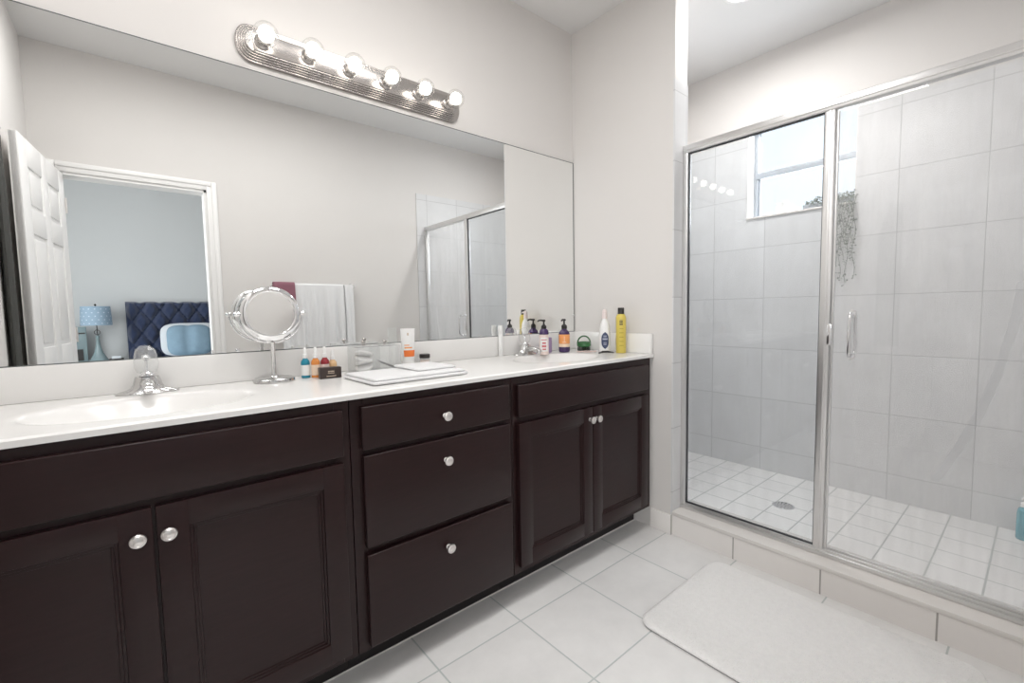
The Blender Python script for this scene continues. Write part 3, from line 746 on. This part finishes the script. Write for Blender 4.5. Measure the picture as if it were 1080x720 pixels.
# white cream tube with orange label
ct_ = thing('cream_tube', 'white squeeze tube with an orange label standing behind the folded towel', 'tube', (-1.168, -0.085, CZ), math.radians(-25))
g = G(); loops = []
for (z, w, d) in ((0.024, 0.0235, 0.0215), (0.03, 0.025, 0.0225), (0.08, 0.0275, 0.017), (0.13, 0.0295, 0.0085), (0.158, 0.031, 0.002), (0.168, 0.031, 0.0014)):
    loops.append([(w*math.cos(2*PI*k/28), d*math.sin(2*PI*k/28), z) for k in range(28)])
g.loft(loops); g.obj('tube_body', M_white, ct_)
g = G(); g.lathe([(0.0215, 0), (0.0225, 0.002), (0.0225, 0.024), (0.021, 0.0255)], n=28); g.obj('screw_cap', M_white, ct_)
def tube_patch(z0, z1, a0, a1, m, nm):
    def wd(z):
        q = [(0.03, 0.025, 0.0225), (0.08, 0.0275, 0.017), (0.13, 0.0295, 0.0085), (0.158, 0.031, 0.002)]
        for (za, wa, da), (zb, wb, db_) in zip(q, q[1:]):
            if z <= zb: f = (z-za)/(zb-za); return wa+(wb-wa)*f, da+(db_-da)*f
        return 0.031, 0.002
    g = G()
    def fn(u, v):
        z = z0+(z1-z0)*v; w, d = wd(z); a = math.radians(a0+(a1-a0)*u); return ((w+0.0006)*math.cos(a), (d+0.0006)*math.sin(a), z)
    g.grid(16, 6, fn); return g.obj(nm, m, ct_)
tube_patch(0.046, 0.074, 225, 345, M_orangel, 'label')
tube_patch(0.082, 0.088, 235, 305, M_orange, 'label_print'); tube_patch(0.094, 0.098, 235, 280, M_orange, 'label_print')
tube_patch(0.138, 0.149, 263, 277, M_gold, 'tube_emblem')

jr = thing('cream_jar', 'small clear cream jar with a dark lid beside the white squeeze tube', 'jar', (-1.080, -0.070, CZ))
g = G(); g.lathe([(0.021, 0), (0.0235, 0.003), (0.0235, 0.026), (0.019, 0.030), (0.019, 0.033)], n=28); g.obj('jar_body', M_acryl, jr)
g = G(); g.lathe([(0.020, 0.004), (0.020, 0.022)], n=24); g.obj('cream', M_blush, jr)
g = G(); g.lathe([(0.0235, 0.031), (0.024, 0.033), (0.024, 0.047), (0.022, 0.049), (0.0005, 0.049)], n=28); g.obj('jar_lid', M_black, jr)

# folded white towel lying on the counter
ft = thing('folded_towel', 'white folded hand towel lying flat on the counter between the basins', 'towel', (-1.310, -0.345, CZ), math.radians(1.5))
def tl(w, h, ins, z, cx=0, cy=0): return [(u, v, z+0.0012*math.sin(23*u+9*v)) for u, v in rrect(w-2*ins, h-2*ins, 0.012, 5, cx, cy)]
g = G()
g.loft([tl(0.38, 0.27, 0.004, 0.0005), tl(0.38, 0.27, 0.0, 0.004), tl(0.38, 0.27, 0.0, 0.008), tl(0.38, 0.27, 0.004, 0.0105), tl(0.38, 0.27, 0.03, 0.011)])
g.loft([tl(0.365, 0.255, 0.004, 0.0098, 0.0, 0.002), tl(0.365, 0.255, 0.0, 0.013, 0.0, 0.002), tl(0.365, 0.255, 0.0, 0.017, 0.0, 0.002), tl(0.365, 0.255, 0.005, 0.0200, 0, 0.002), tl(0.365, 0.255, 0.03, 0.0208, 0, 0.002)])
g.obj('lower_folds', M_towel, ft, sharp=70)
g = G()
g.loft([tl(0.17, 0.20, 0.004, 0.0212, 0.098, 0.035), tl(0.17, 0.20, 0, 0.024, 0.098, 0.035), tl(0.17, 0.20, 0, 0.028, 0.098, 0.035), tl(0.17, 0.20, 0.006, 0.031, 0.098, 0.035)])
g.obj('upper_fold', M_towel, ft, sharp=70)

# slim white stick tube
wt = thing('slim_white_tube', 'tall slim white tube standing alone left of the far faucet', 'tube', (-0.610, -0.035, CZ))
g = G(); g.lathe([(0.0115, 0), (0.0125, 0.002), (0.0125, 0.115), (0.0115, 0.118)], n=22); g.obj('tube_body', M_white, wt)
g = G(); g.lathe([(0.0118, 0.117), (0.0132, 0.119), (0.0132, 0.158), (0.0118, 0.162), (0.0005, 0.163)], n=22); g.obj('cap', M_white, wt)

def pump_head(t, z0, m, rot, s=1.0):
    g = G(); g.lathe([(0.014*s, z0), (0.0145*s, z0+0.002), (0.0145*s, z0+0.016*s), (0.009*s, z0+0.022*s), (0.0052*s, z0+0.025*s), (0.0045*s, z0+0.042*s)], n=20)
    a = math.radians(rot); dx, dy = math.cos(a), math.sin(a); z = z0+0.045*s
    g.lathe([(0.009*s, z-0.004), (0.0095*s, z), (0.008*s, z+0.006*s), (0.0005, z+0.007*s)], n=16)
    g.tube([(0, 0, z+0.001), (dx*0.018*s, dy*0.018*s, z+0.003), (dx*0.030*s, dy*0.030*s, z+0.001), (dx*0.034*s, dy*0.034*s, z-0.005)], [0.0055*s, 0.0048*s, 0.004*s, 0.0032*s], n=10)
    return g.obj('pump_head', m, t)
# pale lotion bottle with dark pump
b1 = thing('lotion_bottle', 'pale blush lotion bottle with dark pump and red print beside the far faucet', 'bottle', (-0.405, -0.150, CZ))
g = G(); g.lathe([(0.022, 0), (0.0245, 0.003), (0.0245, 0.098), (0.022, 0.108), (0.014, 0.114), (0.013, 0.120)], n=30); g.obj('bottle_body', M_blush, b1)
g = G(); g.lathe([(0.0252, 0.108), (0.026, 0.112), (0.024, 0.128), (0.016, 0.138)], n=24); g.obj('shoulder_cap', M_purple, b1)
pump_head(b1, 0.136, M_black, 150)
g = G(); label_patch(g, 0.0250, 0.018, 0.092, 175, 275); g.obj('label', M_white, b1)
g = G()
for k, (za, zb, aa, ab) in enumerate(((0.078, 0.083, 190, 262), (0.058, 0.068, 205, 250), (0.040, 0.052, 200, 255), (0.026, 0.034, 205, 250))): label_patch(g, 0.0254, za, zb, aa, ab)
g.obj('label_print', M_pink, b1)
b2 = thing('hair_product_jar', 'short lilac bottle standing behind the blush lotion bottle', 'bottle', (-0.300, -0.075, CZ))
g = G(); g.lathe([(0.019, 0), (0.021, 0.002), (0.021, 0.066), (0.019, 0.069)], n=26); g.obj('bottle_body', M_lilac, b2)
g = G(); g.lathe([(0.0195, 0.068), (0.0205, 0.070), (0.0205, 0.082), (0.0185, 0.084), (0.0005, 0.0845)], n=26); g.obj('bottle_cap', M_lilac, b2)
# purple pump bottle, orange label
b3 = thing('hand_soap_bottle', 'dark purple pump bottle with a bright orange label', 'bottle', (-0.232, -0.135, CZ))
g = G(); g.lathe([(0.026, 0), (0.030, 0.003), (0.031, 0.008), (0.031, 0.100), (0.028, 0.114), (0.018, 0.124), (0.014, 0.128), (0.014, 0.134)], n=32); g.obj('bottle_body', M_purple, b3)
pump_head(b3, 0.131, M_black, 200, 1.08)
g = G(); label_patch(g, 0.0316, 0.030, 0.048, 150, 300); g.obj('label', M_peach, b3)
g = G(); label_patch(g, 0.0316, 0.0485, 0.100, 150, 300); g.obj('label', M_orange, b3)['label'] = 'orange label'
g = G(); label_patch(g, 0.0320, 0.060, 0.090, 222, 227); label_patch(g, 0.0320, 0.056, 0.059, 205, 243); g.obj('label_print', M_peach, b3)
# green scrub brush with arched handle
br = thing('palm_brush', 'round green scrub brush with an arched handle and dark bristles', 'brush', (-0.088, -0.155, CZ), math.radians(-42))
g = G(); g.lathe([(0.034, 0.022), (0.040, 0.027), (0.041, 0.036), (0.038, 0.046), (0.028, 0.052), (0.0005, 0.054)], n=32); g.obj('brush_body', M_green, br)
g = G(); g.tube([(0.037*math.cos(math.radians(a)), 0, 0.040+0.044*math.sin(math.radians(a))) for a in range(0, 181, 12)], 0.0042, n=10); g.obj('handle', M_green, br)
g = G()
for k in range(80):
    a = k*2.39996; r_ = 0.036*math.sqrt((k+0.5)/80); g.tube([(r_*math.cos(a), r_*math.sin(a), 0.024), (r_*1.06*math.cos(a), r_*1.06*math.sin(a), 0.0005)], 0.0014, n=5)
bo = g.obj('bristles', M_bris, br); bo['kind'] = 'stuff'
# white bottle, navy label, blush pump
b4 = thing('spray_bottle', 'white bottle with a navy blue label and blush pump top beside the yellow can', 'bottle', (-0.118, -0.330, CZ))
g = G(); g.lathe([(0.024, 0), (0.028, 0.003), (0.0285, 0.010), (0.0285, 0.125), (0.026, 0.150), (0.018, 0.172), (0.012, 0.182), (0.012, 0.190)], n=32); g.obj('bottle_body', M_white, b4)
g = G(); g.lathe([(0.0135, 0.186), (0.014, 0.190), (0.013, 0.215), (0.011, 0.232), (0.006, 0.236), (0.0005, 0.237)], n=20)
g.tube([(0, 0, 0.224), (-0.014, -0.012, 0.226), (-0.018, -0.016, 0.220)], [0.006, 0.005, 0.004], n=10); g.obj('spray_head', M_pale, b4)
g = G()
def oval(u, v):
    z = 0.022+0.092*u; hw_ = 42*(1-abs(2*u-1)**3.2); a = math.radians(FACE-hw_+2*hw_*v); return (0.0291*math.cos(a), 0.0291*math.sin(a), z)
g.grid(20, 10, oval); g.obj('label', M_navy, b4)['label'] = 'navy pointed label'
g = G(); label_patch(g, 0.0296, 0.072, 0.080, FACE-26, FACE+26)
for za in (0.044, 0.050, 0.056): label_patch(g, 0.0296, za, za+0.0025, FACE-18, FACE+16)
for k in range(4): label_patch(g, 0.0296, 0.086, 0.096, FACE-16+k*9, FACE-11+k*9, n=3)
g.obj('label_print', M_greyl, b4)
# yellow hair spray can
b5 = thing('hair_spray_can', 'tall yellow aerosol can with a black cap against the side splash', 'spray can', (-0.072, -0.403, CZ))
g = G(); g.lathe([(0.025, 0), (0.027, 0.003), (0.027, 0.185), (0.0265, 0.192), (0.022, 0.204), (0.0165, 0.210)], n=32); g.obj('can_body', M_yellow, b5)
g = G(); g.lathe([(0.0165, 0.208), (0.0170, 0.210), (0.0170, 0.241), (0.0155, 0.2435), (0.0005, 0.244)], n=28); g.obj('cap', M_black, b5)
g = G()
for r0 in (0.150, 0.163):
    for k, (a0_, a1_) in enumerate(((-20, -11), (-8, 1), (4, 13))):
        label_patch(g, 0.0276, r0, r0+0.010, FACE+a0_, FACE+a1_, n=3)
label_patch(g, 0.0276, 0.176, 0.178, FACE-20, FACE+13)
g.obj('can_print', M_black, b5)
M_olive = mat('olive_print', (0.36, 0.28, 0.03), 0.4)
for za in (0.130, 0.108, 0.085, 0.062, 0.040):
    g = G(); label_patch(g, 0.0276, za, za+0.003, FACE-22, FACE+22); g.obj('label_print', M_olive, b5)
# hair clip and rose cord near the bottles
g = G()
for s_ in (-1, 1):
    g.tube([(-0.045, s_*0.004, 0.004), (-0.02, s_*0.012, 0.011), (0.01, s_*0.013, 0.011), (0.04, s_*0.005, 0.005)], [0.002, 0.0042, 0.0045, 0.002], n=8)
g.lathe([(0.004, 0.002), (0.004, 0.012)], n=10, at=(-0.040, 0, 0))
tag(g.obj('hair_clip', M_black, None, (-0.165, -0.380, CZ), (0, 0, math.radians(-35))), 'black hair clip lying before the white spray bottle', 'hair clip')
g = G(); pts = []
for k in range(60):
    a = 2*PI*k/60; pts.append((0.052*math.cos(a)*(1+0.12*math.sin(3*a)), 0.030*math.sin(a)*(1+0.15*math.cos(2*a)), 0.0042+0.0015*(1+math.sin(5*a))))
g.tube(pts, 0.0018, n=8, closed=True)
tag(g.obj('cord_bracelet', M_rose, None, (-0.055+-0.12, -0.250, CZ), (0, 0, math.radians(-40))), 'thin rose coloured cord loop lying between the green brush and white bottle', 'bracelet')

# ------------------------------------------------------------------ shower objects
sb = thing('shampoo_bottle', 'translucent blue pump bottle standing on the shower floor by the far wall', 'bottle', (1.035, -1.850, 0.075))
g = G(); lps = []
for (z, w, d) in ((0.0, 0.030, 0.022), (0.004, 0.034, 0.026), (0.12, 0.034, 0.026), (0.138, 0.029, 0.022), (0.146, 0.013, 0.013), (0.152, 0.012, 0.012)):
    lps.append([(w*math.copysign(abs(math.cos(2*PI*k/28))**0.7, math.cos(2*PI*k/28)), d*math.copysign(abs(math.sin(2*PI*k/28))**0.7, math.sin(2*PI*k/28)), z) for k in range(28)])
g.loft(lps); g.obj('bottle_body', M_blueb, sb); pump_head(sb, 0.150, M_white, 160)
# candle cup and trailing plant on the sill
g = G(); g.lathe([(0.030, 0), (0.034, 0.002), (0.036, 0.068), (0.034, 0.070), (0.032, 0.060), (0.0005, 0.058)], n=28)
cc = tag(g.obj('candle_cup', M_white, None, (XB+0.045, -0.752, WZ0+0.007)), 'small white cup candle standing on the shower window sill', 'candle')
g = G(); g.lathe([(0.0012, 0.057), (0.0012, 0.074)], n=6); g.obj('wick', M_gask, cc)
pl = thing('trailing_plant', 'grey green trailing plant spilling off the shower window sill', 'plant', (XB+0.05, -1.045, WZ0+0.007))
g = G(); g.box(-0.032, 0.032, -0.10, 0.17, 0.0, 0.028, bev=0.004); g.obj('planter', M_vinyl, pl)
g = G(); rnd = random.Random(3)
def leaf(g, p, s_):
    d = Vector((rnd.uniform(-1, 1), rnd.uniform(-1, 1), rnd.uniform(-1, 0.7))).normalized(); n_ = d.cross(Vector((rnd.uniform(-1, 1), rnd.uniform(-1, 1), rnd.uniform(-1, 1)))).normalized()
    w = d.cross(n_); p = Vector(p); ps = [p, p+d*s_*0.5+w*s_*0.32, p+d*s_+n_*s_*0.15, p+d*s_*0.5-w*s_*0.32]
    f = g.b.faces.new([g.b.verts.new(q) for q in ps]); f.smooth = False
for k in range(520):
    y = rnd.uniform(-0.10, 0.17); hgt = 0.048 if y < 0.10 else 0.034
    leaf(g, (rnd.uniform(-0.055, 0.03), y, 0.015+rnd.random()*hgt), rnd.uniform(0.010, 0.02))
g.obj('leaves', M_leaf, pl)['kind'] = 'stuff'
for q in range(11):
    y0_ = -0.105+0.011*q; Lh = rnd.uniform(0.22, 0.46) if q % 3 else rnd.uniform(0.38, 0.47)
    g = G(); pts = [(-0.02, y0_, 0.03), (-0.05, y0_, 0.032), (-0.070, y0_, 0.0)]
    n_ = 14
    for k in range(1, n_+1): pts.append((-0.074+0.004*math.sin(k+q), y0_+0.008*math.sin(k*0.9+q), -Lh*k/n_))
    g.tube(pts, 0.0016, n=5)
    for p in pts[1:]:
        for _ in range(3): leaf(g, (p[0]+rnd.uniform(-0.006, 0.004), p[1]+rnd.uniform(-0.008, 0.008), p[2]+rnd.uniform(-0.018, 0.018)), rnd.uniform(0.010, 0.018))
    g.obj('trailing_stem', M_leaf, pl)

# ------------------------------------------------------------------ towel bar and towels on the opposite wall
TY, TZ = -D+0.060, 1.405
tb = thing('towel_bar', 'chrome towel bar on the wall opposite the mirror', 'towel bar', (-0.945, -D, TZ))
g = G(); g.tube([(-0.295, 0.060, 0), (0.295, 0.060, 0)], 0.008, n=14); g.obj('rail', M_chrome, tb)
for s_ in (-1, 1):
    g = G(); g.lathe([(0.024, 0), (0.024, 0.006), (0.012, 0.012), (0.010, 0.046), (0.015, 0.052), (0.016, 0.066), (0.012, 0.072), (0.0005, 0.073)], n=22, R=Matrix.Rotation(-PI/2, 3, 'X')); g.obj('bracket', M_chrome, tb, (s_*0.295, 0, 0))
def draped(xa, xb, zlow_f, zlow_b, amp, waves, rad=0.014, skew=0.0, phase=0.0, push=0.010):
    """towel folded over the bar: front drop faces +y (the mirror)"""
    def fn(u, v):
        lf, lb = TZ-zlow_f(u), TZ-zlow_b
        arc = PI*rad; tot = lf+arc+lb; s_ = v*tot
        fold = amp*(math.sin(2*PI*waves*u+phase)+0.45*math.sin(2*PI*waves*2.3*u+1.3+phase)+0.25*math.sin(2*PI*waves*0.6*u+2))
        if s_ < lf:
            k = min(1, (lf-s_)/0.25); y = rad+fold*k+push*k; z = TZ-(lf-s_); d = (0, 1, 0)
        elif s_ < lf+arc:
            a = (s_-lf)/rad; y = rad*math.cos(a); z = TZ+rad*math.sin(a); d = (0, math.cos(a), math.sin(a))
        else:
            q = s_-lf-arc; k = min(1, q/0.25); y = -rad+min(0.006, fold*0.2)*k; z = TZ-q; d = (0, -1, 0)
        x = xa+(xb-xa)*u+skew*(TZ-z)*(u-0.5)
        return (x, TY+y, z), d
    return fn
g = G(); g.sheet(110, 60, draped(-1.215, -0.735, lambda u: 0.82, 0.95, 0.013, 4.2), 0.005)
tag(g.obj('bath_towel', M_towel), 'large white bath towel hanging in folds on the towel bar opposite the mirror', 'towel')
g = G(); g.sheet(40, 60, draped(-0.725, -0.655, lambda u: 0.84, 0.95, 0.005, 0.9, rad=0.013, phase=0.4), 0.005)
tag(g.obj('hand_towel', M_towel), 'narrow white hand towel hanging beside the bracket of the towel bar', 'towel')
g = G(); g.sheet(40, 50, draped(-1.262, -1.112, lambda u: 1.115-0.02*u, 1.17, 0.003, 0.8, rad=0.0215, phase=1.0, push=0.024), 0.005)
tag(g.obj('washcloth', M_mauve), 'mauve washcloth draped over the white bath towel on the towel bar', 'washcloth')
# dark strip on the left wall by the open door, built as a charcoal sheet
ck = thing('dark_hanging_strip', 'dark charcoal sheet hung from a hook on the left wall by the open door', 'towel', (XL, -1.03, 1.98))
g = G(); g.sheet(24, 30, lambda u, v: ((0.014+0.006*math.sin(u*14)*min(1, (1-v)*4), -0.075+0.15*u*(0.55+0.45*min(1, (1-v)*5))+0.0, -1.15*(1-v)), (1, 0, 0)), 0.008); g.obj('dark_sheet', M_char, ck)
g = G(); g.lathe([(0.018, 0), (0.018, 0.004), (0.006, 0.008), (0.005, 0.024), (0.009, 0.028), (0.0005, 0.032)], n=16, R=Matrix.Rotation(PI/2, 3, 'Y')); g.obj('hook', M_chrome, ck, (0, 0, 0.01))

# ------------------------------------------------------------------ bedroom furniture seen in the mirror
bed = thing('bed', 'bed with a navy tufted headboard, seen in the mirror through the bedroom doorway', 'bed', (-1.20, -5.98, 0))
HW, HH = 0.975, 1.375
def tuft(u, v):
    x = -HW+2*HW*u; z = 0.30+(HH-0.30)*v
    pz, px = 0.155, 0.205
    dmin = 9
    r0 = math.floor((HH-0.105-z)/pz)
    for r_ in range(r0-1, r0+3):
        zc_ = HH-0.105-r_*pz; off = (r_ % 2)*px/2
        c0 = round((x-off)/px)
        for c_ in (c0-1, c0, c0+1):
            xx = c_*px+off
            dmin = min(dmin, math.hypot(x-xx, z-zc_))
    # diamond creases between buttons
    a = (x/px+(HH-0.105-z)/(2*pz)) ; b = (x/px-(HH-0.105-z)/(2*pz))
    cr = min(abs(a-round(a)), abs(b-round(b)))
    y = 0.035+0.065*min(1, cr/0.30)**0.6*min(1, dmin/0.06) - 0.022*math.exp(-(dmin/0.022)**2)
    ed = min(1-abs(2*u-1), 2*min(v+0.3, 1-v))
    y *= min(1, ed/0.05)**0.5 if ed < 0.05 else 1
    z2 = z+(0.012*abs(math.cos(PI*(x-px/2)/px)) if v > 0.97 else 0)
    return (x, y, z2)
g = G(); g.box(-HW, HW, -0.045, 0.03, 0.05, HH-0.01, bev=0.01); g.grid(190, 110, tuft); g.obj('headboard', M_navyt, bed, sharp=80)
g = G(); g.box(-0.93, 0.93, 0.09, 2.05, 0.30, 0.62, bev=0.06, seg=4); g.obj('mattress', M_whitec, bed)
g = G(); g.box(-0.95, 0.95, 0.06, 2.08, 0.10, 0.30, bev=0.01); g.obj('bed_frame', M_navyt, bed)
for sx_ in (-0.88, 0.88):
    for sy_ in (0.12, 2.0):
        G().box(sx_-0.03, sx_+0.03, sy_-0.03, sy_+0.03, 0, 0.10).obj('leg', M_dark, bed)
g = G(); g.box(-0.95, 0.95, 0.60, 2.09, 0.61, 0.665, bev=0.025, seg=3); g.obj('duvet', M_whitec, bed)
def pillow(name, label, loc, w, h, d, m, rx, rz, bump=0.0):
    def sd(s):
        return lambda u, v: (w/2*(2*u-1)*(1-0.13*abs(2*v-1)**5), s*d/2*((1-(2*u-1)**2)*(1-(2*v-1)**2))**0.45*(1-bump*math.exp(-((u-0.45)/0.12)**2)), h/2+h/2*(2*v-1)*(1-0.16*abs(2*u-1)**5-(bump*0.16*math.exp(-((u-0.48)/0.10)**2) if v > 0.5 else 0)))
    g = G(); g.grid(26, 20, sd(1)); g.grid(26, 20, sd(-1)); bmesh.ops.remove_doubles(g.b, verts=g.b.verts, dist=0.0005)
    o = g.obj(name, m, None, loc, (rx, 0, rz)); return tag(o, label, 'pillow', 'pillows on the bed')
pillow('pillow', 'white bed pillow leaning on the navy headboard behind the blue one', (-1.50, -5.72, 0.64), 0.68, 0.46, 0.16, M_whitec, math.radians(14), 0)
pillow('pillow', 'slate blue throw pillow leaning before the white bed pillow', (-1.53, -5.52, 0.66), 0.50, 0.43, 0.17, M_bluep, math.radians(20), 0.0, 0.35)
ns = thing('nightstand', 'black nightstand beside the bed, seen in the mirror', 'nightstand', (-2.52, -5.75, 0))
g = G(); g.box(-0.30, 0.30, -0.22, 0.22, 0.60, 0.63, bev=0.004); g.box(-0.28, 0.28, -0.20, 0.20, 0.12, 0.60, bev=0.003); g.obj('body', M_dark, ns)
for z_ in (0.15, 0.375):
    g = G(); g.box(-0.26, 0.26, 0.20, 0.215, z_, z_+0.205, bev=0.004); dd = g.obj('drawer', M_dark, ns)
    g = G(); g.lathe([(0.008, 0), (0.014, 0.02), (0.0005, 0.024)], n=14, R=Matrix.Rotation(-PI/2, 3, 'X')); g.obj('drawer_knob', M_knob, dd, (0, 0.215, z_+0.10))
for sx_ in (-0.26, 0.26):
    for sy_ in (-0.18, 0.18): G().box(sx_-0.018, sx_+0.018, sy_-0.018, sy_+0.018, 0, 0.12).obj('leg', M_dark, ns)
tlp = thing('table_lamp', 'table lamp with a pale blue drum shade and teal glass base on the nightstand', 'lamp', (-2.455, -5.74, 0.631))
g = G(); g.lathe([(0.105, 0), (0.105, 0.012), (0.085, 0.03), (0.045, 0.11), (0.022, 0.21), (0.014, 0.29), (0.022, 0.31), (0.012, 0.33)], n=30); g.obj('lamp_base', M_tealg, tlp)
g = G(); g.tube([(0, 0, 0.32), (0, 0, 0.70)], 0.006, n=8)
for s_ in (-1, 1): g.tube([(0.028*s_*math.sin(PI*k/8), 0.0, 0.33+0.075*k/8) for k in range(9)], 0.004, n=6)
g.lathe([(0.010, 0.70), (0.012, 0.71), (0.0005, 0.725)], n=12); g.obj('lamp_stem', M_dark, tlp)
g = G(); g.lathe([(0.150, 0.455), (0.140, 0.690), (0.138, 0.690), (0.148, 0.455)], n=40, cap=False)
for a in (0, 120, 240): g.tube([(0, 0, 0.675), (0.137*math.cos(math.radians(a)), 0.137*math.sin(math.radians(a)), 0.68)], 0.002, n=5)
sh = g.obj('lamp_shade', M_shade, tlp)
g = G()
for r_ in range(5):
    for k in range(16):
        a = math.radians(22.5*k+11*(r_ % 2)); z_ = 0.48+r_*0.044; rad = 0.1505-0.0425*(z_-0.455); p = Vector((rad*math.cos(a), rad*math.sin(a), z_))
        t_ = Vector((-math.sin(a), math.cos(a), 0)); nn = Vector((math.cos(a), math.sin(a), 0))
        st = [p+nn*0.0012+(t_*math.cos(b_)+Vector((0, 0, 1))*math.sin(b_))*(0.011 if j % 2 == 0 else 0.0045) for j, b_ in enumerate([2*PI*q/10+PI/2 for q in range(10)])]
        g.b.faces.new([g.b.verts.new(q) for q in st])
g.obj('shade_stars', M_shadew, sh)
pf = thing('picture_frame', 'teal picture frame with dark edge standing behind the lamp base on the nightstand', 'picture frame', (-2.70, -5.86, 0.631), math.radians(6))
g = G(); g.box(-0.14, 0.14, -0.010, 0.006, 0, 0.44, bev=0.003); g.obj('frame', M_tealg, pf)
g = G(); g.box(-0.13, 0.13, 0.006, 0.010, 0.35, 0.368); g.box(-0.02, 0.10, 0.006, 0.012, 0.02, 0.16); g.obj('frame_panel', M_dark, pf)
g = G(); g.box(-0.07, 0.07, -0.05, 0.05, 0, 0.012, bev=0.004); g.box(-0.07, 0.07, 0.044, 0.05, 0.01, 0.035, bev=0.002); g.box(-0.07, 0.07, -0.05, -0.044, 0.01, 0.035, bev=0.002)
g.box(-0.07, -0.064, -0.05, 0.05, 0.01, 0.035, bev=0.002); g.box(0.064, 0.07, -0.05, 0.05, 0.01, 0.035, bev=0.002)
tag(g.obj('valet_tray', M_dark, None, (-2.29, -5.66, 0.631)), 'small black tray on the nightstand beside the bed', 'tray')
g = G(); g.box(-0.045, 0.045, -0.030, 0.030, 0, 0.05, bev=0.006, seg=3)
tag(g.obj('tissue_pack', M_whitec, None, (-2.29, -5.66, 0.6435)), 'white tissue pack sitting in the black tray on the nightstand', 'tissues')
